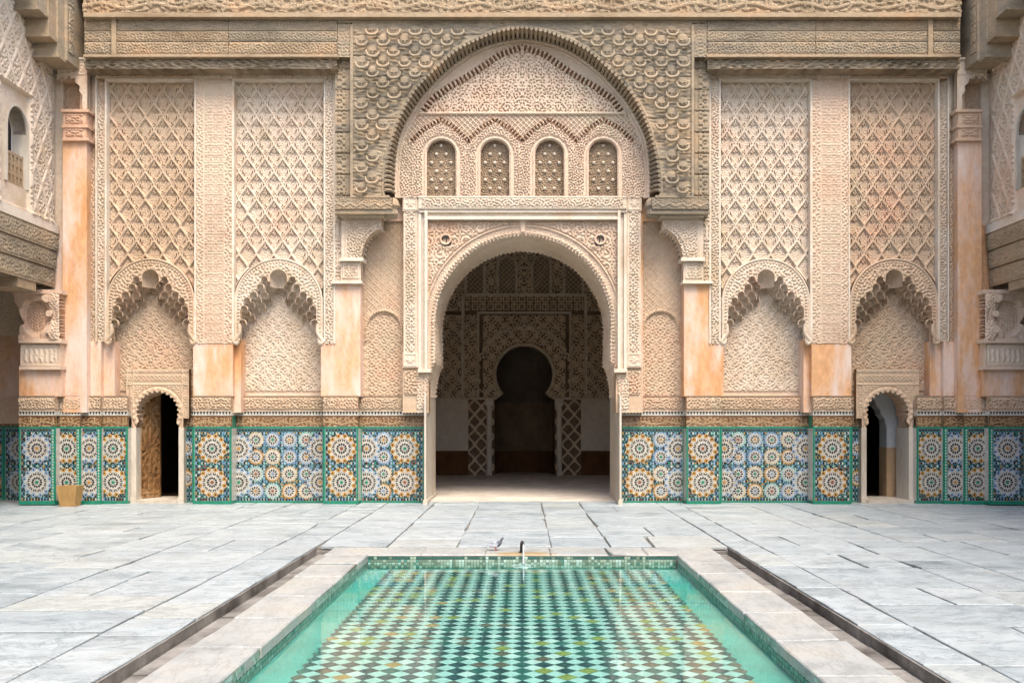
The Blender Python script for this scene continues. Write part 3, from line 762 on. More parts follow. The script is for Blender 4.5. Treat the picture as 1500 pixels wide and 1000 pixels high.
dado(fac, MF(YR - .02), 263, 284, [('b', 287, 656.5, 0), ('b', 287, 706, 0)][:0] + [('s', 274, 656, 1), ('s', 274, 700, 2)])
dado(fac, MF(YP), 283, 339, two(311, 1, 3), False, False)
grid = []
for c in range(4): grid += four(375 + 24.6 * c, c * 3)
dado(fac, MF(YR - .1), 339, 475, two(350, 0, 4) + grid + two(469, 2, 0), True, False)
dado(fac, MF(YP), 474, 524.5, two(500.5, 3, 1), False, False)
dado(fac, MF(YR - .12), 524.5, 622, two(537, 0, 4) + four(562, 1) + two(593, 1, 3), True, False)

# ---- inner returns of the dado (tiled as well)
def ret(px, Y0, Y1, sgn):
    k = Y0 / F; x = X(px, Y0)
    Mr = lambda a, b_, h: np.stack([x + h * sgn, Y0 + a / 80 + 0 * h, H + (VY - b_) / 80 + 0 * a], -1)
    e = fac; n = (Y1 - Y0) * 80
    b = MB(); b.box(x - .004 * sgn, x - .05 * sgn, Y0 + .005, Y1, 0.0, Z(580, 16.2)); b.build('panel_return', M['green_glaze'], fac)
    field('tessera_field', fac, Mr, 1, n, 628, 733, int(px))
ret(339, YP + .01, YR - .12, 1)
# ---- small arched doorways at both ends
def doorway(parent, cx, y_top):
    """marble jambs, cusped arch and carved overdoor; centre column cx (photo px at the niche plane)"""
    e = empty('doorway', (X(cx, 16.4), 16.4, 0), None, None, parent=parent)
    Yd = 16.36
    op = [(cx - 31, 738)] + [(cx - 31, 624), (cx - 28, 618)] + arc(cx, 604, 29.5, 178, 2, 24) + [(cx + 28, 618), (cx + 31, 624), (cx + 31, 738)]
    ca = arc(cx, 604, 30.5, 190, -10, 30)
    def f(u, v):
        r = np.hypot(u - cx, v - 604); th = np.arctan2(604 - v, u - cx)
        ring = band(r, 31.5, 36.5, .4) * (.65 + .35 * sm(np.cos(th * 26), -.5, .5)) * (v < 622)
        top = (v < 562)
        t1 = kufi(u - cx, v - 540, 5.5) * band(v, 541, 546, .3) + diaper(u - cx, v, 6) * band(v, 549.5, 558.5, .3) * (np.abs(u - cx) < 36)
        mid_ = foliage(np.abs(u - cx), v, 5.5, 88) * (r > 39) * (v > 565) * (np.abs(u - cx) < 35)
        side = foliage(u, v, 5, 89, 7, 14) * band(np.abs(u - cx), 37.5, 43.5, .3) * (v > 549)
        frame = sm(1.0 - np.minimum(np.minimum(np.abs(np.abs(u - cx) - 36), np.abs(np.abs(u - cx) - 45)), np.abs(v - 563)), -.5, .5)
        return .012 * np.maximum(t1, np.maximum(mid_, side)) + .014 * frame * (v < 626) + .03 * ring
    relief('overdoor', e, S, MF(Yd), cx - 46, cx + 46, 540, 626, f, lambda u, v: ~inpoly(u, v, op) & ((v < 612) | (np.abs(u - cx) < 38)), ca, st=1.1, th=.2)
    for s in (-1, 1):
        b = MB(); b.box(X(cx + s * 31, Yd), X(cx + s * 38.5, Yd), Yd - .012, 16.9, -.02, Z(626, Yd))
        b.box(X(cx + s * 30, Yd), X(cx + s * 39.5, Yd), Yd - .05, 16.9, -.02, .09)
        b.build('door_jamb', M['white_marble'], e)
    b = MB(); b.box(X(cx - 31, Yd), X(cx + 31, Yd), Yd - .1, 17.2, -.02, .055); b.build('threshold', M['white_marble'], e)
    # lobed cusps of the arch
    b = MB()
    for i in range(15):
        th = radians(186 - i * 192 / 14); x, y = cx + 31.2 * cos(th), 604 - 31.2 * sin(th)
        b.tube([(X(x, Yd), Yd - .02, Z(y, Yd)), (X(x, Yd), 16.72, Z(y, Yd))], .026, 8)
    b.build('arch_cusps', M['stucco'], e)
    A = wc(arc(cx, 604, 31, 190, -10, 24), Yd); Bq = wc(arc(cx, 604, 40, 190, -10, 24), Yd)
    b = MB(); b.strip(A, Bq, Yd + .05, 16.9); b.build('arch_soffit', M['stucco'], e)
    return e
left_parts = list(fac.children)
mirror_children(fac, left_parts)
dl = doorway(fac, 231, 540); dr = doorway(fac, 1300, 540)
# door leaf of the left doorway, ajar
b = MB(); xl, xr = X(203, 16.5), X(233, 16.9)
def leafp(t, w_): return (xl + (xr - xl) * t, 16.52 + .42 * t + w_)
P = [leafp(0, 0), leafp(1, 0), leafp(1, .06), leafp(0, .06)]
z0, z1 = .06, 2.16
b.add([(p[0], p[1], z) for z in (z0, z1) for p in P], [(0, 1, 5, 4), (1, 2, 6, 5), (2, 3, 7, 6), (3, 0, 4, 7), (4, 5, 6, 7), (3, 2, 1, 0)])
leaf = b.build('door_leaf', M['door_wood'], dl)
def Mleaf(a, c, h): 
    t = a / 40.; nx, ny = .42, -(xr - xl); L = math.hypot(nx, ny)
    return np.stack([xl + (xr - xl) * t + h * nx / L * 1, 16.52 + .42 * t + h * ny / L, c / 80 + 0 * a], -1)
def f_leaf(u, v):
    r = np.hypot(u - 22, v - 78); th = np.arctan2(v - 78, u - 22)
    st_ = sm(np.cos(th * 12), .55, .9) * (r < 34) * (r > 6)
    r2 = np.hypot(u - 22, v - 132); s2 = sm(np.cos(np.arctan2(v - 132, u - 22) * 8), .5, .9) * (r2 < 18)
    fr = sm(1.2 - np.minimum(np.abs(u - 4), np.abs(v - 12)), -.4, .4)
    return .012 * np.maximum(np.maximum(st_, s2), np.maximum(fr, .6 * sm(waves(u, v, 9, 7), .1, .5) * (v < 160)))
relief('carved_leaf_face', leaf, M['door_wood'], Mleaf, 1, 39, 6, 168, lambda u, v: f_leaf(u, v) , st=1.3, th=.005)
# rooms glimpsed through the two small doors
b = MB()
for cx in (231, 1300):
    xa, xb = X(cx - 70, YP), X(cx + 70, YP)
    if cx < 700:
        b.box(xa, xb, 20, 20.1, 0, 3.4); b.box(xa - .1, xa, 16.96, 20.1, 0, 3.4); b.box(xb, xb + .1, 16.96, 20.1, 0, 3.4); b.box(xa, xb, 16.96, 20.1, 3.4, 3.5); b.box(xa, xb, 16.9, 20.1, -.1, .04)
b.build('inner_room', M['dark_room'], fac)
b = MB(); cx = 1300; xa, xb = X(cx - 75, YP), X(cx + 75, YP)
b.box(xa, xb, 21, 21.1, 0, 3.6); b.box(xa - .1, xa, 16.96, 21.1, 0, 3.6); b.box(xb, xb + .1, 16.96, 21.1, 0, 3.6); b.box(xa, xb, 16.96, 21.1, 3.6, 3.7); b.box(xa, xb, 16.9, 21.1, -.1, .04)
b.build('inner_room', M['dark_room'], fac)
b = MB(); Yc = 17.05                                      # whitewashed pier and half arch inside the right passage
x0, x1 = X(1299, Yc), X(1322, Yc); zz = 1.0
b.box(x0, x1, Yc, Yc + .35, zz, 3.3)
pts = wc([(1299, 560), (1262, 560), (1262, 574)] + [(1281, 586), (1284, 594), (1289, 600), (1291, 607), (1296, 613), (1297, 620), (1299, 626)], Yc)
b.prism(pts, Yc + .004, Yc + .3); b.build('inner_pier', M['blue_white'], fac)
b = MB(); b.box(x0 - .004, x1 + .004, Yc - .004, Yc + .36, .04, zz); b.build('inner_pier_base', M['ochre_wash'], fac)

# ---- main horseshoe arch
cxh, cyh, RH = 766., 474., 130.
hs_in = arc(cxh, cyh, RH, 180, 0, 64)
side = [(cxh - RH, cyh), (cxh - RH + .3, cyh + 22), (cxh - RH + .6, cyh + 42), (cxh - RH + 0, cyh + 56)]
low = [(632.5, 537), (629.5, 548), (627, 559), (626, 570), (626, 604)]
opening = low[::-1] + smoothc(side[::-1], 3) + hs_in + smoothc(mirrorc(side[::-1], cxh), 3)[0:] + [(2 * cxh - a, c) for a, c in low]
# jagged duplicates are harmless: the outline is only used for point tests and edge snapping
def f_spandrel(u, v):
    du = np.abs(u - cxh); r = np.where(v < cyh, np.hypot(u - cxh, v - cyh), du - .0); th = np.arctan2(cyh - v, u - cxh)
    ring = band(r, 131, 143, .5); s_ = np.where(v < cyh, th * RH, -(v - cyh) * 1.0)
    bead = sm(np.cos(s_ * 2 * pi / 5.2), -.3, .3)
    h = .035 * band(r, 141.8, 144.2, .4) + .03 * band(r, 131, 134, .4) * bead + ring * .01 * foliage(u, v, 5, 91)
    boss = np.hypot(du - 113, v - 351)
    spn = (r > 146) * (boss > 9.5) * (v > 324.5) * (du < 137.5)
    h = h + .036 * np.maximum(.7 * foliage(du, v, 6.4, 92), scroll(du + 3, v - 2, 19, 1.3)) * spn
    h = h + .05 * band(boss, 5.2, 9.0, .4) - .05 * (boss < 5)
    h = h + .03 * sm(1.2 - np.minimum(np.abs(du - 139.5), np.abs(v - 322.5)), -.5, .5) * (v < 540)
    key = sm(5 - du - (v - 322) * .1, -.6, .6) * (v < 341); h = np.maximum(h, .05 * key)
    return h
msk = lambda u, v: ~inpoly(u, v, opening)
relief('entrance_arch', fac, SK, MF(YP + .12), 625, 907, 320, 548, f_spandrel, msk, opening, st=1.2, th=.12)
# moulded frame round the spandrel
b = MB()
for s in (-1, 1):
    g = lambda a: cxh + s * (cxh - a) if s > 0 else a
    for a, c, yy in ((613, 617, .02), (617, 622, .07), (622, 626, -.02)):
        p, q = (a, c) if s < 0 else (2 * 765.5 - c, 2 * 765.5 - a)
        b.pbox(p, q, 308, 541, YP + yy, YP + .4)
    p, q = (612, 631) if s < 0 else (900, 919)
    b.pbox(p, q, 540, 545, YP - .03, YP + .3)
b.pbox(613, 918, 306, 311, YP + .0, YP + .4); b.pbox(620, 911, 311, 317, YP + .05, YP + .4); b.pbox(622, 909, 317, 321, YP - .01, YP + .4)
b.build('arch_frame_moulding', MO, fac)
relief('carved_lintel', fac, SP, MF(YP - .02), 613, 918, 287, 306.5, lambda u, v: .026 * foliage(np.abs(u - 765.5), v, 6, 93, 400, 400) * band(v, 291, 303) * (np.abs(u - 765.5) < 147) + .014 * sm(1 - np.minimum(np.abs(v - 289), np.abs(v - 304.5)), -.5, .5), st=1.15, th=.3)
# soffit of the arch: carved vault and jambs going 1.5 m back
Ya, Yb = YP + .12, 17.75
prof = [(626, 738)] + low[::-1][1:] + smoothc(side[::-1], 3) + arc(cxh, cyh, RH, 180, 90, 32)[1:]
prof = [(a, c) for a, c in prof]
prof = prof + mirrorc(prof[:-1], cxh)
PW = wc(prof, Ya); cum = [0.]
for p, q in zip(PW[:-1], PW[1:]): cum.append(cum[-1] + math.hypot(q[0] - p[0], q[1] - p[1]))
tot = cum[-1]; PWa = np.array(PW)
def Msof(a, c, h):
    # a: 0..n along the depth, c: arc length*80
    s_ = np.clip(c / 80, 0, tot); x = np.interp(s_, cum, PWa[:, 0]); z = np.interp(s_, cum, PWa[:, 1])
    x2 = np.interp(s_ + .02, cum, PWa[:, 0]); z2 = np.interp(s_ + .02, cum, PWa[:, 1]); x1_ = np.interp(s_ - .02, cum, PWa[:, 0]); z1_ = np.interp(s_ - .02, cum, PWa[:, 1])
    dx, dz = x2 - x1_, z2 - z1_; L = np.hypot(dx, dz) + 1e-9
    return np.stack([x + h * dz / L, Ya + a / 80 + 0 * c, z - h * dx / L], -1)
j0 = (738 - 580) / 80 * Ya / F * 80 * 80
relief('arch_soffit', fac, SP, Msof, 0, (Yb - Ya) * 80, j0, tot * 80 - j0, lambda u, v: .014 * (foliage(u, v, 8, 94, 60, 60)) * (u > 8) + .02 * sm(4 - u, -.5, .5) * sm(np.cos(v * 2 * pi / 6), -.3, .3) + .02 * sm(u - (Yb - Ya) * 80 + 5, -.5, .5) * sm(np.cos(v * 2 * pi / 7), -.3, .3), st=1.6, th=-.0)
for s in (-1, 1):
    b = MB(); xa, xb = X(622, YP - .02), X(626, Ya) + .002
    if s > 0: xa, xb = -X(622, YP) + .02, -X(626, Ya) + .02
    b.box(min(xa, xb), max(xa, xb), YP - .1, Yb, 0, Z(580, Ya) + .01)
    b.box(min(xa, xb) - .02, max(xa, xb) + .02, YP - .12, Yb + .02, -.02, .08); b.build('marble_jamb', M['white_marble'], fac)
# masonry cheeks beside the arch (solid behind the relief)
for s in (-1, 1):
    pts = [(590, 604), (626, 604)] + low[::-1][1:] + smoothc(side[::-1], 3) + arc(cxh, cyh, RH, 180, 90, 24)[1:] + [(766, 312), (590, 312)]
    if s > 0: pts = mirrorc(pts, 766)
    b = MB(); b.prism(wc(pts, Ya), Ya + .05, Yb - .01); b.build('masonry_spandrel', M['plaster'], fac)
for s in (-1, 1):                                       # carved cheeks at impost level
    pts = [(611, 541), (631.4, 541)] + low[1:] + [(611, 604)]
    if s > 0: pts = mirrorc(pts, 766)
    relief('impost_block', fac, SP, MF(YP + .07), min(p[0] for p in pts), max(p[0] for p in pts), 541, 604, lambda u, v: .02 * foliage(u, v, 6, 95) * (v > 547) * (v < 600), lambda u, v: inpoly(u, v, pts), pts + [pts[0]], st=1.0, th=.06)
for s in (-1, 1):                                       # two pierced roundels
    b = MB(); cx_ = cxh + s * 113; n = 14; ring = [(X(cx_, YP) + .085 * cos(2 * pi * i / n), YP + .09, Z(351, YP) + .085 * sin(2 * pi * i / n)) for i in range(n + 1)]
    b.tube(ring, .018, 6); b.box(X(cx_, YP) - .008, X(cx_, YP) + .008, YP + .1, YP + .14, Z(351, YP) - .05, Z(351, YP) + .05); b.build('lamp_ring', M['iron'], fac)

# ---- stucco lunette under the cedar arch
YL = 16.14
lun = smoothc([(584, 308), (578, 284), (577.5, 260), (579.5, 228), (586.5, 196), (608, 156), (628, 131), (650, 108), (675, 88), (701, 72.5), (733, 62), (765, 57.5)], 4)
lunf = lun + mirrorc(lun[:-1])
ser = [(619, 165), (633.6, 145), (656, 129), (694, 107), (733, 80), (765, 69)]; serf = ser + mirrorc(ser[:-1])
gab = [(602, 208), (624, 188), (646.5, 176), (666, 188), (685.5, 207), (705, 188), (725, 176), (745, 188), (765, 207)]; gabf = gab + mirrorc(gab[:-1])
WC = [646.5, 725, 805, 883.5]
winpoly = [[(c - 21, 288)] + arc(c, 226, 21, 180, 0, 16) + [(c + 21, 288)] for c in WC]
def f_lun(u, v):
    m = 765 + -np.abs(u - 765)
    dl_, _ = pdist(m, v, lun); ds, ss = pdist(m, v, ser); dg, sg = pdist(m, v, gab)
    ins = inpoly(m, v, ser + [(765, 165)]); top = v < 166
    h = np.where(ins & top, -.03 + .05 * np.maximum(.85 * foliage(np.abs(u - 765), v, 6.4, 96), .8 * scroll(np.abs(u - 765), v, 15, 1.2)), 0)
    cusp = sm(np.cos(ss * 2 * pi / 6.5), -.2, .2)
    h = h + .05 * (ds < 4.6) * cusp * top - .035 * (ds < 4.6) * (1 - cusp) * top
    h = np.where(np.abs(v - 166.5) < 1.6, .03, h)
    gi = np.interp(m, [p[0] for p in gab], [p[1] for p in gab])
    mid_ = (v > 168) & (v < gi)
    h = np.where(mid_, -.03 + .03 * diaper(u, v, 8.2), h)
    cg = sm(np.cos(sg * 2 * pi / 5.2), -.2, .2)
    h = h + (.05 * cg - .035 * (1 - cg)) * (dg < 4.2) * (v > 168)
    lowr = (v > gi + 2)
    dw = np.full(u.shape, 99.)
    for c in WC: dw = np.minimum(dw, np.where(v < 226, np.hypot(u - c, v - 226), np.abs(u - c)))
    orn = lowr & (dw > 28) | (lowr & (dw < 24))
    h = np.where(lowr, np.where(dw > 28, .03 * foliage(u, v, 5.6, 97), 0), h)
    h = h + .03 * band(dw, 22.2, 24.6, .4) * lowr + .02 * band(dw, 34, 35.6, .3) * (v > 215) * lowr
    h = h + .02 * (dl_ < 2.2) + .0 * dl_
    h = h + .02 * sm(1 - np.abs(m - 604), -.5, .5) * (v > 205)
    h = h * (dl_ > 9) + .03 * (dl_ < 3) + .015 * ((dl_ > 5.5) & (dl_ < 7))
    return h
lunm = lambda u, v: inpoly(u, v, lunf + [(946, 308)]) & ~np.any([inpoly(u, v, p) for p in winpoly], 0)
def mi_lun(u, v):
    m = 765 - np.abs(u - 765); ds, ss = pdist(m, v, ser); dg, sg = pdist(m, v, gab)
    k1 = (ds < 4.4) & (v < 163) & (np.cos(ss * 2 * pi / 6.5) < .05); k2 = (dg < 3.8) & (v > 171) & (np.cos(sg * 2 * pi / 5.2) < .05)
    return (k1 | k2).astype(int)
lu = relief('stucco_lunette', fac, [SK, M['serration']], MF(YL), 570, 960, 55, 290, f_lun, lunm, [lunf] + winpoly, st=1.12, th=.2, mif=mi_lun)
for i, c in enumerate(WC):
    def f_g(u, v, c=c, i=i):
        a = (u - c) / 14.; b_ = (v - 214) / 12.6; k = np.round(b_); o = np.where(k % 2 == 0, 0, .5); dx = (np.abs(((a + o + .5) % 1) - .5)) * 14; dy = (b_ - k) * 12.6
        dot = sm(2.6 - np.hypot(dx, dy), -.6, .6); return .035 * dot + .016 * sm(waves(u, v, 3.4, 98 + i), -.1, .3) * (1 - dot)
    kb = MB(); kk = YL + .12
    for q in range(-1, 7):
        for p_ in range(-2, 3):
            x_ = c + 14 * (p_ + (0 if q % 2 == 0 else .5)); y_ = 214 + 12.6 * q
            if abs(x_ - c) > 18 or y_ > 284 or y_ < 226 and math.hypot(x_ - c, y_ - 226) > 17: continue
            kb.add([(X(x_ + 2.3 * cos(w_ * pi / 3), kk), kk - .035, Z(y_ + 2.3 * sin(w_ * pi / 3), kk)) for w_ in range(6)] + [(X(x_, kk), kk - .055, Z(y_, kk))], [(w_, (w_ + 1) % 6, 6) for w_ in range(6)])
    wn_ = relief('blind_window', fac, M['grille'], MF(YL + .12), c - 23, c + 23, 202, 290, f_g, st=1.05, th=.1)
    kb.build('lattice_knobs', MO, wn_, kind='stuff')
b = MB(); b.box(X(560, YL), X(972, YL), YL + .2, 16.62, Z(320, YL), 9.85); b.build('masonry_wall', M['plaster'], fac)

# ---- cedar arch with shell brackets, beams and inscription band
WD, WW = M['wood'], M['wood_warm']
wa = smoothc([(579, 300), (570, 291), (564, 284), (563.5, 262), (566.5, 238), (573, 209), (586, 171), (608, 132), (640, 99), (672, 72), (714, 52), (740, 44.5), (765, 41)], 4)
waf = wa + mirrorc(wa[:-1])
def f_wood(u, v):
    seam = -.02 * sm(.9 - np.abs(((v - 36) % 30.6) - 15.3), -.4, .4)
    d, _ = pdist(765 - np.abs(u - 765), v, wa)
    rim = .03 * band(d, 1, 4, .5)
    return seam + rim + .006 * waves(u * .35, v, 5, 101) * (d > 5)
relief('cedar_spandrel', fac, WD, MF(YW), 516, 1014, 34, 289, f_wood, lambda u, v: ~inpoly(u, v, waf + [(951, 400), (579, 400)]), waf, st=1.35, th=.22)
b = MB()
for s in (-1, 1):
    g = lambda a, c: (a, c) if s < 0 else (1530 - c, 1530 - a)
    for a, c, t, u_, yy in ((513, 517, 36, 300, -.03), (490, 578, 306, 313, 0), (515, 570, 286, 289.5, -.04)):
        p, q = g(a, c); b.pbox(p, q, t, u_, YW + yy, 16.15)
b.build('cedar_fillet', WD, fac)
for s in (-1, 1):
    pq = (491, 575) if s < 0 else (955, 1039)
    relief('cedar_ledge', fac, WD, MF(YW - .02), pq[0], pq[1], 289.5, 306, lambda u, v: .02 * np.maximum(sm(1.2 - np.abs(((v - 298) - 5 * np.abs(((u / 9) % 2) - 1))), -.5, .5), foliage(u, v, 5, 103) * .6), st=1.2, th=.35)
    # rounded pendant at the springing
    b = MB(); xs = X(573, YW) * (-s if s < 0 else -1) ; xs = X(571, YW) if s < 0 else -X(571, YW)
    prof_ = [(.0, -.17), (.10, -.165), (.135, -.10), (.12, -.02), (.16, .04), (.14, .12), (.10, .18)]
    n = 12; vs = [(xs + r * cos(2 * pi * i / n), YW + .14 + r * .9 * sin(2 * pi * i / n), Z(303, YW) + h_) for r, h_ in prof_ for i in range(n)]
    b.add(vs, [(j * n + i, j * n + (i + 1) % n, (j + 1) * n + (i + 1) % n, (j + 1) * n + i) for j in range(len(prof_) - 1) for i in range(n)]); b.build('pendant', WD, fac)
# serrated soffit of the cedar arch
b = MB(); A = np.array(waf); cl = np.concatenate([[0], np.cumsum(np.hypot(*np.diff(A, axis=0).T))])
lunA = np.array(lunf); cl2 = np.concatenate([[0], np.cumsum(np.hypot(*np.diff(lunA, axis=0).T))])
n = 108
for i in range(n + 1):
    s_ = cl[-1] * (i / n); x, y = np.interp(s_, cl, A[:, 0]), np.interp(s_, cl, A[:, 1]); t = s_ / cl[-1]
    x2, y2 = np.interp(t * cl2[-1], cl2, lunA[:, 0]), np.interp(t * cl2[-1], cl2, lunA[:, 1])
    if y > 285: continue
    p0 = np.array([X(x, YW), YW - .035, Z(y, YW)]); p1 = np.array([X(x2, YL), YL - .02, Z(y2, YL)]); mid = p0 * .45 + p1 * .55 + np.array([0, 0, .02])
    b.tube([p0, mid, p1], [.034, .033, .03], 6)
b.build('serrated_soffit', WD, fac, kind='stuff')
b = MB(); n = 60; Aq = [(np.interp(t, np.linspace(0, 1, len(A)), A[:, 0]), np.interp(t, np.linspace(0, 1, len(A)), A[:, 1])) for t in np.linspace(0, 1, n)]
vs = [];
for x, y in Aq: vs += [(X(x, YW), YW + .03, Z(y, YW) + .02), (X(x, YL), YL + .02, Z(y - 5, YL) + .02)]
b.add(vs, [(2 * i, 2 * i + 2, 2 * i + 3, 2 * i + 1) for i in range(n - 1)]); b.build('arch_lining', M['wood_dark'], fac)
# shell brackets, each one a piece
def shell_mesh(seed):
    r = random.Random(seed); b = MB(); k = 1 / 80 * YW / 16.25; R = 8.6 * k; n = 14
    path = []; rad = []
    for i in range(n + 1):
        t = i / n; a = radians(163 + 214 * t); q = 1 - .10 * math.exp(-((t - .5) / .05) ** 2)
        path.append((R * q * cos(a) * 1.04, -.045 - .03 * sin(pi * t), R * q * sin(a))); rad.append(R * (.06 + .24 * sin(pi * t) ** .7 * (1 - .25 * math.exp(-((t - .5) / .06) ** 2))))
    b.tube(path, rad, 7)
    m_ = 14; rows = [(1.0, .0), (.86, .55), (.55, .9), (0, 1.0)]; vs = []; fs = []; hh = .016 + .010 * r.random(); up = r.uniform(.25, .6)
    for q, y in rows[:-1]:
        for i in range(m_):
            a = 2 * pi * i / m_; vs.append((R * .92 * q * cos(a), -hh * y, R * up * (1 if sin(a) > 0 else .6) + R * (.95 if sin(a) > 0 else .85) * q * sin(a) * .9))
    vs.append((0, -hh * 1.02, R * up * .8))
    for j in range(2):
        for i in range(m_): fs.append((j * m_ + i, j * m_ + (i + 1) % m_, (j + 1) * m_ + (i + 1) % m_, (j + 1) * m_ + i))
    for i in range(m_): fs.append((2 * m_ + i, 2 * m_ + (i + 1) % m_, 3 * m_))
    b.add(vs, fs)
    for sx in (-1, 1): b.tube([(sx * R * .12, -hh - .012, R * .05), (sx * R * .42, -hh - .006, R * .25), (sx * R * .5, -hh + .01, R * .5)], [.008, .011, .005], 5)
    me = b.mesh('shell_bracket', WD); me.polygons.foreach_set('use_smooth', [True] * len(me.polygons)); return me
SH = [shell_mesh(i) for i in range(5)]
for r in range(17):
    y = 46.5 + 15.35 * r
    for c in range(-9, 10):
        x = 765 + 31.3 * (c + (0 if r % 2 == 0 else .5))
        if abs(x - 765) > 243 or abs(x - 765) < 6 and y > 0 and r > 0: continue
        if y > 284: continue
        q = np.array([[x]]), np.array([[y]])
        d, _ = pdist(765 - np.abs(q[0] - 765), q[1], wa)
        if inpoly(q[0], q[1], waf + [(951, 400), (579, 400)])[0, 0] or d[0, 0] < 12: continue
        o = mesh_obj('shell_bracket', random.choice(SH), fac, (X(x + random.uniform(-.6, .6), YW), YW, Z(y + random.uniform(-.6, .6), YW)))
        k = random.uniform(.88, 1.06); o.scale = (k, random.uniform(.8, 1.15), k); o.rotation_euler.y = random.uniform(-.08, .08)
# beams over the side bays: slanted reeded beam, carved planks, posts
for s in (-1, 1):
    m_ = (lambda a, c: (a, c)) if s < 0 else (lambda a, c: (1530 - c, 1530 - a))
    p, q = m_(124, 494)
    relief('reeded_beam', fac, WD, MF(YW + .02), p, q, 83, 101, lambda u, v: .018 * sm(np.cos((u + v * 1.2 * s) * 2 * pi / 14), -.4, .4) * band(v, 86, 98) + .012 * waves(u * .3, v, 4, 105), st=1.3, th=.4)
    for a, c in ((124, 163), (170, 335), (335.5, 494)):
        p, q = m_(a, c)
        for (t, u_) in ((26, 45), (45.8, 61), (61.8, 80)):
            sd = random.randint(1, 999)
            relief('carved_plank', fac, random.choice([WD, WD, WW]), MF(YW), p, q, t, u_, lambda u, v: .018 * foliage(u, v, 5.6, sd, None, None) * band(v, t + 1.5, u_ - 1.5), st=1.35, th=.3)
    p, q = m_(163, 170); b = MB(); b.pbox(p, q, 24, 80, YW - .05, 16.2); b.build('cedar_post', WW, fac)
p, q = 494.5, 1035.5
relief('carved_plank', fac, WD, MF(YW), p, 1035.5, 25, 34, lambda u, v: .012 * foliage(u, v, 6.5, 7) * band(v, 26, 32), st=1.35, th=.3)
for a, c in ((494.5, 513), (1017, 1035.5)):
    relief('carved_plank', fac, WD, MF(YW + .01), a, c, 35, 84, lambda u, v: .012 * foliage(u, v, 6.5, 8), st=1.35, th=.3)
b = MB(); b.pbox(122, 494.4, 80, 83.4, YW - .09, 16.2); b.pbox(1035.6, 1408, 80, 83.4, YW - .09, 16.2); b.pbox(122, 1408, 20.5, 25, YW - .13, 16.2); b.pbox(122, 1408, 18.5, 20.5, YW - .08, 16.2); b.build('cedar_cornice', WW, fac)
relief('carved_inscription', fac, WW, MF(YW - .02), 122, 1408, -12, 19, lambda u, v: .03 * script(u, v, -11, 18, 12) + .008 * foliage(u, v, 5, 111), st=1.35, th=.4)
b = MB(); b.box(-8.2, 8.2, 15.82, 17.7, Z(-12, YW), Z(-12, YW) + .5); b.build('cedar_eave', WW, fac)

# ---- corner corbels at the top of the corner piers and capitals (left built, right mirrored)
cc = []
def corner(nm):
    Yc = 15.98
    outer = [(84, 85), (128, 85), (128, 165), (122, 165), (120, 150), (121, 140), (116, 133), (117, 126), (111, 121), (110, 115), (104, 116), (101, 111), (96, 117), (92, 112), (84, 118)]
    relief(nm, fac, SP, MF(Yc), 84, 128, 85, 165, lambda u, v: .012 * foliage(u, v, 5.5, 121) * (v < 110) * (v > 91) + .03 * (v < 88.5), lambda u, v: inpoly(u, v, outer), outer + [outer[0]], st=1.05, th=.10)
    b = MB(); b.pbox(84, 128, 85, 118, Yc + .1, 16.62); b.pbox(117, 128, 110, 162, Yc + .1, 16.62); b.pbox(84, 128, 85, 205, 16.3, 16.62)
    b.pbox(89, 130, 160, 164, Yc - .05, 16.6); b.pbox(92, 128, 164, 205, Yc - .0, 16.6); b.pbox(90, 129, 183, 187, Yc - .04, 16.6); b.pbox(91, 130, 202, 206, Yc - .05, 16.6)
    cc.append(b.build('corbel_block', M['stucco'], fac))
    relief('corbel_lining', fac, S, MF(16.29), 88, 120, 112, 162, lambda u, v: .02 * foliage(u, v, 5, 122), st=1.2, th=.05)
    relief('pier_capital', fac, S, MF(Yc - .015), 93, 127, 164.5, 202, lambda u, v: .02 * foliage(u, v, 5.2, 123, 8.5, 11) * (band(v, 168, 181) + band(v, 189, 200)) * band(u, 97, 122), st=1.1, th=.05)
    # capital of the gallery pier below
    Yg = 15.86; b = MB()
    body = [(28, 505), (29, 478), (34, 474), (31, 462), (28, 450), (22, 444), (20, 430), (88, 430), (88, 505)]
    def f_cap(u, v):
        h = .03 * (np.sin((v - 430) / 75 * 3 * pi + .5) * band(u, 60, 86, 3)) + .05 * band(u, 74, 88) 
        bowl = sm(1.1 - np.hypot((u - 50) / 17, (v - 462) / 26), -.1, .25) * (v > 440)
        h = h - .11 * bowl + .02 * foliage(u, v, 6, 171) * (u > 72) + .03 * (np.sin(v / 6.5) > .2) * band(u, 26, 35, 1)
        return h + .018 * foliage(u, v, 5.5, 172) * bowl
    relief('gallery_capital_body', fac, SK, MF(Yg - .04), 18, 90, 430, 497, f_cap, lambda u, v: inpoly(u, v, body), body + [body[0]], st=1.1, th=.35)
    b.prism(wc(body, Yg), Yg + .2, 16.5)
    b.pbox(18, 90, 424, 430, Yg - .08, 16.5); b.pbox(27, 89, 496, 502, Yg - .10, 16.5); b.pbox(28, 89, 536, 541, Yg - .07, 16.5); b.pbox(29.5, 88, 502, 536, Yg - .02, 16.5)
    b.build('gallery_capital', SK, fac)
    relief('gallery_capital_face', fac, SP, MF(Yg - .03), 31, 85, 504, 535, lambda u, v: .014 * sm(np.cos(u * 2 * pi / 7.5) + .3 * waves(u, v, 6, 3), -.1, .4) * band(v, 512, 530) * band(u, 34, 82) + .01 * band(v, 505, 508, .3), st=1.1, th=.05)
    for (x, y, r) in ((74, 438, 6), (77, 460, 4.6), (76, 484, 5)):
        b = MB(); b.tube([(X(x, Yg), Yg - .13, Z(y, Yg)), (X(x, Yg), Yg + .12, Z(y, Yg))], r / 80, 12); b.build('scroll_volute', SK, fac)
n0 = len(fac.children); before = set(o.name for o in fac.children)
corner('corner_corbel')
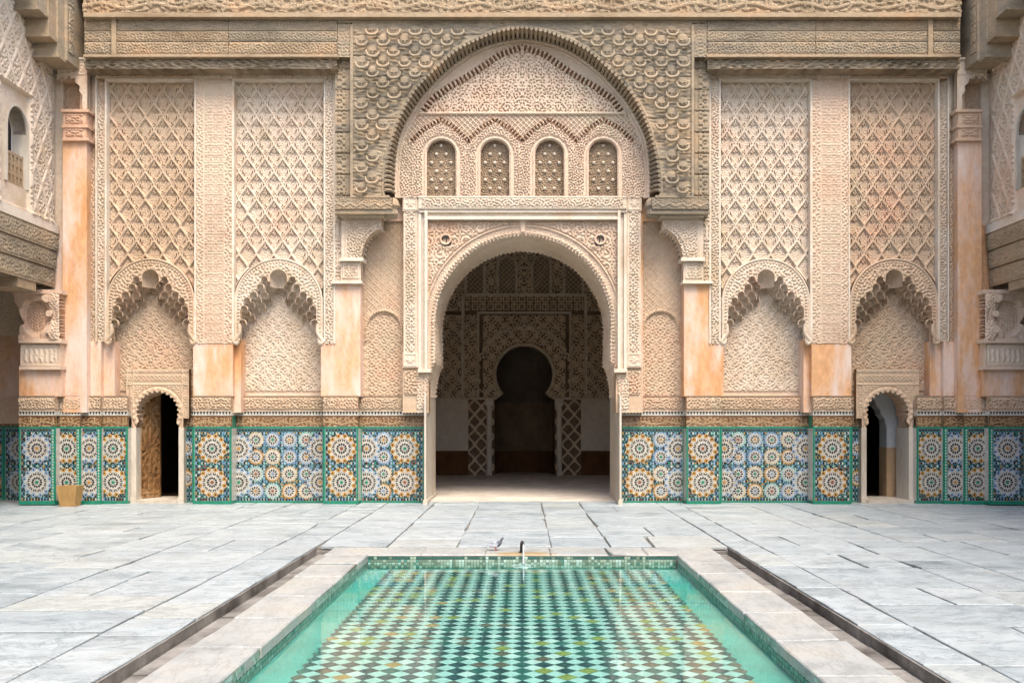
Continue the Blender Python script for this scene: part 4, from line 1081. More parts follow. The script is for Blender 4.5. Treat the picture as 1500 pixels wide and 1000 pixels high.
mirror_children(fac, [o for o in fac.children if o.name not in before])
print('facade done', QUADS[0])
def X_inv(x, Y): return VX + x * F / Y
# ================================================================ PRAYER HALL SEEN THROUGH THE ARCH
hall = empty('prayer_hall', (0, 25, 0), 'dim prayer hall with keyhole shaped mihrab niche seen through the tall entrance arch', 'hall')
YH = 24.6
HS, HP = M['hall_stucco'], M['hall_pale']
kc = (768, 548.)
key = [(727, 700), (727, 584), (733, 580), (738, 574)] + arc(kc[0], kc[1], 41, 222, -42, 40) + [(798, 574), (803, 580), (810, 584), (810, 700)]
def f_hall(u, v):
    du = np.abs(u - 768); r = np.hypot(u - kc[0], v - kc[1]); th = np.arctan2(kc[1] - v, u - kc[0])
    h = .09 * np.maximum(foliage(du, v, 6.6, 131), damask(u, v, 768, 19, 22))
    h = h * ~((du > 60) & (du < 66)) * ~(np.abs(v - 458) < 3)
    lob = 68 + 2.5 * np.cos(th * 22); h = h + .08 * band(r, lob - 1.5, lob + 1.5, .5) * (v < 575)
    h = h + .08 * band(r, 42, 46, .5) * (v < 582)
    h = np.where((v < 455) & (v > 432) & (du < 90), .05 * kufi(u, v - 432, 11.5) * 1., h)
    for c in (38, 76):
        pass
    h = h + .07 * (sm(1.2 - np.abs(v - 431), -.5, .5) + sm(1.2 - np.abs(v - 583), -.5, .5) + sm(1.2 - np.abs(du - 68), -.5, .5) * (v > 455) + sm(1.2 - np.abs(v - 458), -.5, .5) * (du < 68) + sm(1.2 - np.abs(du - 88), -.5, .5) * (v > 432))
    for c in (25, 72):
        rw = np.where(v < 392, np.hypot(du - c, v - 392), np.abs(du - c)); ins = (rw < 13) & (v < 430) & (v > 375)
        h = np.where(ins, -.05 + .03 * diaper(u, v, 7), h); h = h + .06 * band(rw, 13, 16, .5) * (v < 430)
    return h
relief('mihrab_wall', hall, [HS, M['hall_shade']], MF(YH), 560, 976, 300, 584, f_hall, lambda u, v: ~inpoly(u, v, key), key, st=1.5, th=.4, mif=lambda u, v: (f_hall(u, v) < .03).astype(int))  # hollows of the carving coloured darker, as painted-in shade
for a, c in ((560, 686), (851, 976)):
    b = MB(); b.pbox(a, c, 584, 664, YH, YH + .4); b.build('plaster_dado', HP, hall)
    b = MB(); b.pbox(a, c, 660, 700, YH - .05, YH + .4); b.build('reed_mat', M['mat_brown'], hall)
for a in (686, 813):
    c = a + 38; off = 0 if a < 700 else 12
    relief('carved_jamb_panel', hall, [HS, M['hall_shade']], MF(YH - .05), a, c, 584, 697, lambda u, v: .06 * sm(.12 - sebka(u, v, a, 590, 19, 22), -.03, .03), st=1.5, th=.4, mif=lambda u, v: (sebka(u, v, a, 590, 19, 22) > .12).astype(int))  # cells between the ribs darkened by colour to stand in for shade
    b = MB(); x = a + 31 if a < 700 else a + 6
    b.tube([(X(x, YH), YH - .15, 0), (X(x, YH), YH - .15, Z(592, YH))], .075, 12); b.pbox(x - 6, x + 6, 584, 594, YH - .25, YH); b.build('mihrab_column', HP, hall)
# niche interior; its shade is put into the plaster and vault colours
pts = arc(768, 0, 44, 180, 0, 14, 60); n = len(pts)
for nm, za, zb_, mt in (('niche_skirting', 0, Z(662, YH), 'mat_brown'), ('niche_plaster', Z(662, YH), Z(588, YH), 'hall_shade'), ('niche_vault', Z(588, YH), Z(505, YH) + .4, 'niche_shade')):
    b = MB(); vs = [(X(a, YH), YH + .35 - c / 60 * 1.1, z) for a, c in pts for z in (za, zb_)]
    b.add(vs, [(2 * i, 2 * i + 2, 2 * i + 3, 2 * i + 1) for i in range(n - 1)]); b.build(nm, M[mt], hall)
A = wc(arc(kc[0], kc[1], 41, 222, -42, 40), YH); Bq = wc(arc(kc[0], kc[1], 44.5, 222, -42, 40), YH)
b = MB(); b.strip(A, Bq, YH - .14, YH + .05); b.build('keyhole_rim', M['white_marble'], hall)
b = MB(); nl = 21; A = []; Bq = []
for i in range(nl * 6 + 1):
    t = pi * 1.12 * i / (nl * 6) - .19; rr = 66 + 3.4 * abs(sin(pi * i / 6)); A.append((X(768 + rr * cos(t), YH), Z(548 - rr * sin(t), YH))); Bq.append((X(768 + (rr + 2.6) * cos(t), YH), Z(548 - (rr + 2.6) * sin(t), YH)))
b.strip(A, Bq, YH - .11, YH - .02); b.build('lobed_arch_rim', HP, hall)
for c in (696, 743, 793, 840):
    A = wc([(c - 12, 430)] + arc(c, 390, 12, 180, 0, 12) + [(c + 12, 430)], YH); Bq = wc([(c - 15, 430)] + arc(c, 390, 15, 180, 0, 12) + [(c + 15, 430)], YH)
    b = MB(); b.strip(A, Bq, YH - .12, YH - .02); fw = b.build('window_frame', HP, hall)
    relief('window_grille', fw, [HS, M['wood_dark']], MF(YH - .06), c - 12, c + 12, 378, 430, lambda u, v: .03 * diaper(u, v, 7), lambda u, v: inpoly(u, v, [(c - 12, 430)] + arc(c, 390, 12, 180, 0, 12) + [(c + 12, 430)]), st=1.2, th=.02, mif=lambda u, v: (diaper(u, v, 7) < .5).astype(int))
for q in ((676, 860, 429.5, 432.5), (676, 679, 432, 582), (857, 860, 432, 582), (699, 837, 456, 459), (699, 702, 459, 582), (834, 837, 459, 582), (640, 727, 582, 585), (810, 896, 582, 585)):
    b = MB(); b.pbox(*q, YH - .11, YH - .01); b.build('frame_moulding', HP, hall)
# shell of the hall
b = MB(); xh = 5.4
b.box(-xh, xh, YH + 1.6, YH + 1.8, -.1, 8.2); b.box(-xh - .2, -xh, 17.76, YH + 1.8, -.1, 8.2); b.box(xh, xh + .2, 17.76, YH + 1.8, -.1, 8.2)
b.box(-xh, xh, 17.76, YH + 1.8, 8.0, 8.2)
b.box(-xh, X(560, YH) + .01, YH, YH + .3, 0, 8); b.box(-X(554, YH) - .01, xh, YH, YH + .3, 0, 8); b.box(X(560, YH), X(976, YH), YH + .01, YH + .3, Z(301, YH), 8)
b.build('hall_shell', HS, hall)
fl = MB(); fl.box(-2.3, 2.3, 16.62, 17.74, -.1, .012); fl.box(-xh, xh, 17.75, YH + 1.6, -.1, .015)
o = fl.build('hall_floor', M['carpet'], None, kind='structure')

# ================================================================ SIDE WINGS (upper wall, cedar beam, gallery)
def wing(sgn, label):
    e = empty('side_wing', (-8.5 * 1, 16.2, 0), label, 'building')
    Ms = MSL(-8.5, 16.15)
    L = -24.0 * 80                                         # runs seven metres towards the camera
    vis = -2.6 * 80
    # window (in px along the wall: a = (Y-16.15)*80)
    w0, w1 = -124., -76.; ws = 236.; wc_ = (w0 + w1) / 2
    def hf(u, v):
        d = sebka(u, v, 3, 20, 30, 56); g = .02 * foliage(u, v, 6.5, 141, 15, 28) * sm(d, .11, .16)
        h = .055 * sm(.11 - d, -.03, .03) + g * 2.2
        br = band(u, -13, -3, .5); h = np.where(u > -15, .018 * foliage(u, v, 6, 142, 6, 22) * br, h)
        fr = (u > w0 - 22) & (u < w1 + 4) & (v > 172)
        h = np.where(fr, .0, h)
        h = h + .05 * sm(1.5 - np.abs(np.maximum(np.abs(u - (wc_ - 9)) - 37, 170 - v)), -.5, .5) * (v > 166)
        return h + .05 * (v > 328)
    op = [(w0, 300)] + arc(wc_, 225, 24, 180, 0, 16, 30) + [(w1, 300)]
    relief('carved_wall', e, M['stucco_pale'] if sgn < 0 else M['stucco_pink'], Ms, vis, 0, -40, 332, hf, lambda u, v: ~inpoly(u, v, op), op, st=1.5, th=.25)
    b = MB(); b.box(-8.85, -8.5, 16.15 + L / 80, 16.15 + vis / 80, Z(332, 16.25), 9.9); b.build('upper_wall', M['stucco'], e)
    b = MB(); b.box(-9.6, -9.5, 13.5, 16.5, 4.8, 9.9); b.box(-9.6, -8.75, 13.5, 16.5, 4.7, 4.8); b.build('inner_room', M['dark_room'], e)
    fr = MB()
    zc = Z(225, 16.25); 
    def wy(a): return 16.15 + a / 80
    zb, zm = Z(300, 16.25), Z(226, 16.25)
    for a in (w0 - 2, w1 + 2): fr.box(-8.72, -8.461, wy(a) - .026, wy(a) + .026, zb, zm + .01)
    A = [(wy(a), Z(c, 16.25)) for a, c in arc(wc_, 225, 24, 180, 0, 16, 30)]; Bq = [(wy(a), Z(c, 16.25)) for a, c in arc(wc_, 225, 28, 180, 0, 16, 34)]
    n = len(A); vs = [(-8.46, y, z) for y, z in A] + [(-8.46, y, z) for y, z in Bq] + [(-8.72, y, z) for y, z in A] + [(-8.72, y, z) for y, z in Bq]
    fr.add(vs, [f for i in range(n - 1) for f in ((i, i + 1, n + i + 1, n + i), (i, 2 * n + i, 2 * n + i + 1, i + 1))])
    fr.build('window_surround', M['white_marble'], e)
    bl = MB(); za, zb2 = Z(298, 16.25), Z(258, 16.25); ya, yb = wy(w0 + 1), wy(w1 - 1)
    for z in (za, (za * 2 + zb2) / 3, (za + 2 * zb2) / 3, zb2): bl.box(-8.60, -8.55, ya, yb, z - .022, z + .022)
    for i in range(6): y = ya + (yb - ya) * i / 5; bl.box(-8.605, -8.545, y - .02, y + .02, za - .02, zb2 + .03)
    for i in range(5):
        y = ya + (yb - ya) * (i + .5) / 5; bl.box(-8.59, -8.56, y - .012, y + .012, za, zb2)
    bl.build('balustrade', M['wood_warm'], e)
    b = MB(); b.box(-8.66, -8.63, ya, ya + .28, zb2, zm + .3); b.build('shutter', M['wood_dark'], e)
    # cornice, beam of three carved planks
    b = MB(); zt_, z1 = Z(332, 16.25), Z(345, 16.25)
    b.box(-8.9, -8.42, wy(L), 16.14, z1, zt_); b.box(-8.9, -8.46, wy(L), 16.14, zt_, zt_ + .05); b.build('cornice', MO, e)
    zs = [Z(345, 16.25), Z(370, 16.25), Z(396, 16.25), Z(422, 16.25)]
    for i in range(3):
        pr = (-.0, -.03, -.06)[i]
        relief('carved_beam', e, M['wood'] if sgn < 0 else M['wood_warm'], MSL(-8.44 + pr, 16.13), vis, 0, [345, 370.6, 396.6][i], [370, 396, 422][i],
               lambda u, v: .016 * foliage(u, v, 7.5, 151 + i, None, 13) * band(v, [348, 373, 399][i], [367, 393, 419][i]), st=1.5, th=.5)
        b = MB(); b.box(-8.95, -8.44 + pr, wy(L), wy(vis) - .002, zs[i + 1] + .008, zs[i]); b.build('beam', M['wood'], e)
    b = MB()
    b.box(-9.2, -8.52, 15.0, 15.55, zs[3] - .16, zs[3] + .0); b.build('beam_bracket', M['wood_warm'], e)
    # cedar eave stepping down on corbels in the corner
    b = MB()
    b.box(-8.5, -7.97, 15.55, 16.15, Z(100, 15.9), 9.6)
    b.build('corner_eave', M['wood'], e)
    relief('carved_eave_board', e, M['wood'] if sgn < 0 else M['wood_warm'], MSL(-7.96, 15.74), -14, 2, -20, 98, lambda u, v: .015 * foliage(u, v, 7, 160) * band(u, -12, 0) - .02 * sm(.8 - np.abs(((v + 6) % 26) - 13), -.4, .4), st=1.4, th=.05)
    for i, (y0, y1, zz) in enumerate(((15.32, 15.56, 7.93), (15.08, 15.34, 8.18), (14.78, 15.10, 8.50))):
        b = MB(); b.box(-8.5, -8.02 - .03 * i, y0 + .01, y1 - .01, zz - .1, 9.6 - .01 * i)
        b.box(-8.5, -7.99 - .03 * i, y0 - .015, y1 - .02, zz - .15, zz - .10); b.build('stepped_bracket', M['wood'] if i % 2 == 0 else M['wood_warm'], e)
    b = MB(); b.box(-8.5, -8.1, -7.8, 14.78, 8.75, 9.9); b.build('eave', M['wood'], e)
    # gallery behind: floor level end wall, back wall, ceiling, next piers
    b = MB(); b.box(-11.6, -9.0, 17.0, 17.3, Z(492, 17), 4.4); b.build('end_wall_carving_bed', M['hall_stucco'], e)
    relief('end_wall_carving', e, M['hall_stucco'], MF(16.98), X_inv(-11.5, 16.98), X_inv(-9.02, 16.98), 400, 492, lambda u, v: .02 * foliage(u, v, 7, 161, 20, 20), st=1.8, th=.1)
    b = MB(); b.box(-11.6, -9.0, 16.97, 17.3, Z(582, 17), Z(492, 17)); b.build('plaster_wall', M['plaster'], e)
    b = MB(); b.box(-11.6, -9.0, 16.93, 17.3, Z(620, 17), Z(582, 17)); b.build('plaster_band', M['stucco'], e)
    b = MB(); b.box(-11.9, -11.6, -7.8, 17.3, 1.5, 4.4); b.build('plaster_wall', M['plaster'], e)
    b = MB(); b.box(-11.9, -8.6, -7.8, 17.3, 4.42, 4.6); b.build('gallery_ceiling', M['wood_dark'], e)
    for k in range(9):
        b = MB(); b.box(-11.6, -8.7, 9.6 + k * .85, 9.78 + k * .85, 4.24, 4.415); b.build('ceiling_joist', M['wood_dark'], e)
    dado(e, MF(16.95), X_inv(-9.9, 16.95), X_inv(-9.02, 16.95), [('b', X_inv(-9.9, 16.95) + 25, 656.5, 0), ('b', X_inv(-9.9, 16.95) + 25, 706, 4), ('s', X_inv(-9.02, 16.95) - 14, 656, 1), ('s', X_inv(-9.02, 16.95) - 14, 704, 0)], top=False, foot=732)
    dado(e, MF(16.952), X_inv(-11.5, 16.952), X_inv(-9.9, 16.952), two(X_inv(-10.2, 16.95), 1) + two(X_inv(-10.9, 16.95), 0), top=False, foot=732)
    b = MB(); b.box(-11.9, -11.6, -7.8, 17.3, 0, 1.5); b.build('gallery_dado', ZL[B_], e)
    for yy in (12.2, 8.7, 5.2, 1.7, -1.8, -5.3):                                # piers nearer the camera, outside the picture
        b = MB(); b.box(-9.05, -8.45, yy - .35, yy + .35, 0, 3.8); b.build('gallery_pier', M['plaster'], e)
        b = MB(); b.box(-9.07, -8.43, yy - .37, yy + .37, 0, 1.4); b.build('pier_dado', ZL[B_], e)
    if sgn > 0:
        for o in e.children: o.location.x = -o.location.x; o.scale.x = -o.scale.x
        e.location.x = 8.5
    return e
wing(-1, 'left side wing with lattice carved stucco, balustraded arched window and grey cedar beam')
wing(1, 'right side wing with pinkish carved stucco wall above a brown cedar beam')

opp = empty('opposite_wing', (0, -8, 0), 'plain plastered wing closing the courtyard behind the viewer', 'building')
b = MB(); b.box(-12, 12, -8.4, -8, 4.2, 9.9); b.box(-12, -1.6, -8.4, -8, -.1, 4.2); b.box(1.6, 12, -8.4, -8, -.1, 4.2); b.build('wall', M['stucco'], opp)
b = MB(); b.box(-12, 12, -8.5, -7.6, 9.9, 10.2); b.build('eave', M['wood'], opp)
# ================================================================ GROUND
b = MB(); 
for x0, x1, y0, y1 in ((-14, -2.5, -8, 17.4), (2.5, 14, -8, 17.4), (-2.5, 2.5, 10.75, 17.4), (-2.5, 2.5, -8, 1.9)): b.box(x0, x1, y0, y1, -.5, -.028)
b.build('ground', M['mortar'], None, kind='structure')
pav = empty('courtyard_paving', (0, 0, 0), None, None, kind='structure')
PX0, PXI, CH0, CH1, PY1, PYO = 0, 1.75, 2.22, 2.46, 10.0, 10.60
slabs = []
rs = np.random.RandomState(11)
def strip_slabs(xa, xb, y0, y1, jog=True):
    y = y0 - rs.rand() * .4
    while y < y1:
        L = .5 + .75 * rs.rand() ** 1.3
        if rs.rand() < .12: L *= 1.4
        ya, yb = max(y, y0), min(y + L, y1)
        if y1 - yb < .15: yb = y1
        if yb - ya > .08:
            if xb - xa > 1.0 and rs.rand() < .35:
                xm = xa + (xb - xa) * (.35 + .3 * rs.rand()); slabs.append((xa, xm, ya, yb)); slabs.append((xm, xb, ya, yb))
            else: slabs.append((xa, xb, ya, yb))
        if yb >= y1: break
        y += L
xs = [2.475, 2.86, 4.06, 4.75, 6.1, 6.9, 8.1, 9.4, 10.4, 11.6]
for a, c in zip(xs[:-1], xs[1:]): strip_slabs(a, c, -3, 16.95)
xs2 = [-v for v in [2.475, 2.98, 4.2, 4.9, 6.2, 7.4, 8.2, 9.5, 10.5, 11.6]]
for a, c in zip(xs2[:-1], xs2[1:]): strip_slabs(c, a, -3, 16.95)
xs3 = [-2.475, -1.62, -.78, .35, 1.05, 2.475]
for a, c in zip(xs3[:-1], xs3[1:]): strip_slabs(a, c, 10.64, 16.62)
def slab_geo(x0, x1, y0, y1, top=0., th=.035, g=.0065, jit=.012, bev=.007, clean=False, chip=.25):
    g1 = [g * (.4 + 1.3 * rs.rand() + 1.6 * (rs.rand() < .14)) for _ in range(4)]
    n = 3
    def edge(p, q, k):
        return [(p[0] + (q[0] - p[0]) * t / k, p[1] + (q[1] - p[1]) * t / k) for t in range(k)]
    cs = [(x0 + g1[0], y0 + g1[1]), (x1 - g1[2], y0 + g1[1]), (x1 - g1[2], y1 - g1[3]), (x0 + g1[0], y1 - g1[3])]
    j = jit if not clean else .002
    cs = [(a + j * (rs.rand() - .5), c + j * (rs.rand() - .5)) for a, c in cs]
    if not clean and rs.rand() < chip:
        k = rs.randint(4); d = .02 + .05 * rs.rand(); cx, cy = (x0 + x1) / 2, (y0 + y1) / 2
        a, c = cs[k]; L = math.hypot(cx - a, cy - c); cs[k] = (a + (cx - a) / L * d, c + (cy - c) / L * d)
    pts = []
    for i in range(4): pts += edge(cs[i], cs[(i + 1) % 4], 4)
    cx, cy = (x0 + x1) / 2, (y0 + y1) / 2
    pts = [(a + (rs.rand() - .5) * .006, c + (rs.rand() - .5) * .006) for a, c in pts]
    tx, ty = (rs.rand() - .5) * .004, (rs.rand() - .5) * .004; dz = (rs.rand() - .5) * .006 if not clean else 0
    def zz(a, c): return top + dz + tx * (a - cx) + ty * (c - cy)
    n = len(pts); ins = []
    for a, c in pts:
        L = math.hypot(cx - a, cy - c); ins.append((a + (cx - a) / L * bev, c + (cy - c) / L * bev))
    vs = [(a, c, zz(a, c)) for a, c in ins] + [(a, c, zz(a, c) - bev * .7) for a, c in pts] + [(a, c, top - th) for a, c in pts]
    fs = [tuple(range(n))] + [(i + n, (i + 1) % n + n, (i + 1) % n, i) for i in range(n)] + [(i + 2 * n, (i + 1) % n + 2 * n, (i + 1) % n + n, i + n) for i in range(n)]
    return vs, fs
def tone_attr(me, per_face):
    a = me.attributes.new('tone', 'FLOAT_VECTOR', 'FACE'); a.data.foreach_set('vector', np.array(per_face, np.float32).ravel())
def keyd(s):
    x, y = (s[0] + s[1]) / 2, (s[2] + s[3]) / 2
    vis = y > 4.6 and abs(x) < .62 * y + .4
    ar = (s[1] - s[0]) * (s[3] - s[2])
    return -(ar / max(y, 1) ** 3) if vis else 1 + abs(y)
slabs.sort(key=keyd)
rest = MB(); rt = []
for i, s in enumerate(slabs):
    vs, fs = slab_geo(*s); t = (rs.rand(), rs.rand(), rs.rand())
    if i < 296:
        b = MB(); b.add(vs, fs); me = b.mesh('marble_slab', M['paving']); tone_attr(me, [t] * len(fs)); mesh_obj('marble_slab', me, pav)
    else: rest.add(vs, fs); rt += [t] * len(fs)
me = rest.mesh('marble_slabs_beyond', M['paving']); tone_attr(me, rt); mesh_obj('marble_slabs_beyond', me, pav, kind='stuff')

# drainage channel round the basin
b = MB()
for s in (-1, 1):
    b.box(s * (CH0 - .02), s * (CH1 + .02), 2.0, 10.75, -.4, -.10)
    b.box(s * (CH1 + .001), s * (CH1 + .016), 2.0, 10.62, -.2, -.012)
b.box(-2.5, 2.5, 10.6, 10.75, -.4, -.05)
ch = b.build('drain_channel', M['channel'], None, kind='structure')
rr = random.Random(5)
for s in (-1, 1):
    y = 2.2
    while y < 10.5:
        L = rr.uniform(.5, 1.1); b = MB(); y1 = min(y + L, 10.6)
        b.box(s * (CH0 + .004), s * (CH1 - .012 - rr.random() * .02), y + .008, y1 - .008, -.12, -.082 + rr.uniform(-.008, .006)); b.build('channel_stone', M['channel'], ch); y = y1
# ================================================================ POOL
pool = empty('pool_basin', (0, 6, 0), 'rectangular sunken basin with marble rim and diamond tiled floor', 'pool')
ys = [2.0, 3.1, 4.25, 5.15, 6.0, 6.9, 7.75, 8.7, 9.42, 10.0]
for s in (-1, 1):
    for i, (a, c) in enumerate(zip(ys[:-1], ys[1:])):
        d = .09 * s * (1 if i not in (0, 8) else 0)
        x0, x1 = sorted((s * (PXI - .012), s * CH0)); vs, fs = slab_geo(x0, x1, a + d if i else a, (c + d) if i < 8 else c + .0, top=.0, th=.075, g=.003, jit=.004, bev=.012)
        b = MB(); b.add(vs, fs); me = b.mesh('coping_stone', M['coping']); me_o = mesh_obj('coping_stone', me, pool, WL[pool.name])
        for v in me.vertices: v.co.x -= WL[pool.name][0]; v.co.y -= WL[pool.name][1]
fx = [-2.25, -1.15, -.42, .32, .98, 1.42, 2.25]
for a, c in zip(fx[:-1], fx[1:]):
    vs, fs = slab_geo(a, c, PY1 + .002, PYO, top=.0, th=.075, g=.003, jit=.01, bev=.016); b = MB(); b.add([(x, y - 6, z) for x, y, z in vs], fs); mesh_obj('coping_stone', b.mesh('coping_stone', M['coping']), pool, WL[pool.name])
ZWt, ZFl = -.095, -.155
turq = flat('turquoise_pool_render', (.09, .36, .30), rough=.4, var=.2, s=3)
b = MB()
for s in (-1, 1): b.box(s * 1.76, s * 2.2, 2.0, 10.4, -.5, -.076)
b.box(-1.76, 1.76, 10.01, 10.5, -.5, -.076); b.box(-2.2, 2.2, 1.8, 2.0, -.5, -.076); b.box(-1.76, 1.76, 2.0, 10.01, -.5, ZFl - .006); b.build('basin_wall', turq, pool)
PM = [flat('pool_%s_tile' % n, c, rough=.3, var=.12, s=12) for n, c in (('mint', (.42, .56, .51)), ('pale', (.55, .62, .57)), ('navy', (.010, .045, .055)), ('dark_green', (.02, .10, .085)),
      ('olive', (.27, .27, .05)), ('brown', (.12, .085, .06)), ('ochre', (.42, .22, .06)), ('teal', (.05, .22, .18)), ('grey_green', (.13, .20, .15)), ('sage', (.28, .38, .30)))]
# small square mosaic on the walls of the basin
def wall_mosaic(mapf, u0, u1, dark=False):
    g = .034; n = int((u1 - u0) / g); m_ = 4; V = []; Q = []; MI = []; r = np.random.RandomState(3)
    for j in range(m_):
        for i in range(n):
            a, c = u0 + i * g + .003, -.018 - j * g - .003; k = len(V); dz = .003 + .002 * r.rand()
            V += [mapf(a, c, dz), mapf(a, c - g + .005, dz), mapf(a + g - .005, c - g + .005, dz), mapf(a + g - .005, c, dz)]
            Q.append((k, k + 1, k + 2, k + 3)); MI.append(3 if j == 0 and dark and r.rand() < .8 else (9, 8, 7, 9, 8, 9, 0)[r.randint(7)] if (i + j) % 2 else (9, 9, 8, 9, 0)[r.randint(5)])
    mesh_obj('wall_mosaic', qmesh('wall_mosaic', np.array(V) - np.array(WL[pool.name]), np.array(Q), PM, MI), pool, WL[pool.name], 'stuff')
wall_mosaic(lambda a, c, h: (-1.748 + h, a, c), 2.0, 9.99); wall_mosaic(lambda a, c, h: (1.748 - h, a, c), 2.0, 9.99); wall_mosaic(lambda a, c, h: (a, 9.998 - h, c), -1.74, 1.74, True)
b = MB()
for s in (-1, 1): b.box(s * 1.752, s * 1.77, 2, 10.01, -.16, -.012)
b.box(-1.76, 1.76, 10.0, 10.02, -.16, -.012); b.build('basin_grout', M['mortar'], pool)
# diamond tiled floor
wd = .146; XF, Y0F, Y1F = 1.50, 2.1, 9.93; tiles = []
ni, nj = int(XF / wd) + 1, int((Y1F - Y0F) / wd) + 1
for j in range(nj + 1):
    for i in range(-ni, ni + 1):
        for h_ in (0, 1):
            x, y = (i + .5 * h_) * wd, Y0F + (j + .5 * h_) * wd
            if abs(x) > XF or y > Y1F: continue
            tiles.append((x, y, h_))
def tpoly(x, y):
    a = wd / 2 - .003; p = [(x - a, y), (x, y - a), (x + a, y), (x, y + a)]
    return [(min(max(q[0], -XF), XF), min(q[1], Y1F)) for q in p]
rt2 = np.random.RandomState(8)
def tcol(x, y, h_):
    if h_: return 0 if rt2.rand() < .75 else 1
    q = rt2.rand(); g = sin(x * 3 + y * 1.3) + .5 * sin(y * 2.7 - x)
    if q < .10: return 4
    if abs(x) > .7 and q < .10 + .22 + .1 * g: return 6 if rt2.rand() < .35 else 5
    if q < .42: return 3
    if q < .50: return 5
    return 2
near = sorted([t for t in tiles if t[1] > 4.85 and abs(t[0]) < .36 * t[1]], key=lambda t: t[1])
nearset = set((round(t[0], 4), round(t[1], 4)) for t in near[:298])
SM = {}
rest = MB()
for x, y, h_ in tiles:
    ci = tcol(x, y, h_); key_ = (round(x, 4), round(y, 4)); P = tpoly(x, y); n = 4
    edge_ = abs(x) > XF - wd / 2 or y > Y1F - wd / 2
    z = ZFl + rt2.rand() * .0015
    if key_ in nearset:
        if edge_ or ci not in SM:
            b = MB(); vs = [(p[0] - x, p[1] - y, 0) for p in P] + [(p[0] - x, p[1] - y, -.006) for p in P]; b.add(vs, [(0, 1, 2, 3)] + [(i, i + 4, (i + 1) % 4 + 4, (i + 1) % 4) for i in range(4)]); me = b.mesh('diamond_tile', PM[ci])
            if not edge_: SM[ci] = me
        else: me = SM[ci]
        mesh_obj('diamond_tile', me, pool, (x, y, z))
    else: rest.add([(p[0], p[1], z) for p in P], [(0, 1, 2, 3)], ci)
rest.build('diamond_tiles_beyond', PM, pool, kind='stuff')
b = MB(); b.box(-1.747, 1.747, 2.0, 9.995, ZWt - .001, ZWt); 
bm_ = MB(); bm_.add([(-1.745, 2.0, ZWt), (1.745, 2.0, ZWt), (1.745, 9.99, ZWt), (-1.745, 9.99, ZWt)], [(0, 1, 2, 3)]); bm_.build('water', M['water'], None, kind='structure')

# ================================================================ THINGS
# fountain spout and its jet
sp = empty('fountain_spout', (0, 10.16, 0), 'small black swan neck water spout standing on the far rim of the pool', 'fountain')
b = MB(); x0 = X(763.5, 10.15)
b.tube([(x0, 10.16, -.01), (x0, 10.16, .085), (x0 + .004, 10.15, .112), (x0 + .012, 10.12, .128), (x0 + .02, 10.08, .122), (x0 + .026, 10.055, .10)], [.017, .015, .015, .016, .015, .013], 10)
b.build('neck', M['iron'], sp)
b = MB(); b.tube([(x0, 10.16, -.005), (x0, 10.16, .012)], .03, 12); b.build('base_flange', M['iron'], sp)
b = MB(); pj = [(x0 + .026 + .000 * t, 10.055 - .035 * t, .105 - .0031 * t * t - .004 * t) for t in range(0, 8)]
b.tube(pj, [.009, .009, .008, .008, .008, .009, .010, .011], 8); b.build('water_jet', M['jet'], sp)
# ripples where the jet lands
b = MB()
cx_, cy_ = pj[-1][0], pj[-1][1]
for r_ in (.045, .085, .13): b.tube([(cx_ + r_ * cos(a * pi / 10), cy_ + r_ * sin(a * pi / 10), ZWt - .0022) for a in range(21)], .0035, 5, cap=False)
tag(b.build('water_ripple', M['jet'], None), 'small ring shaped ripples where the thin water jet meets the pool', 'ripple')
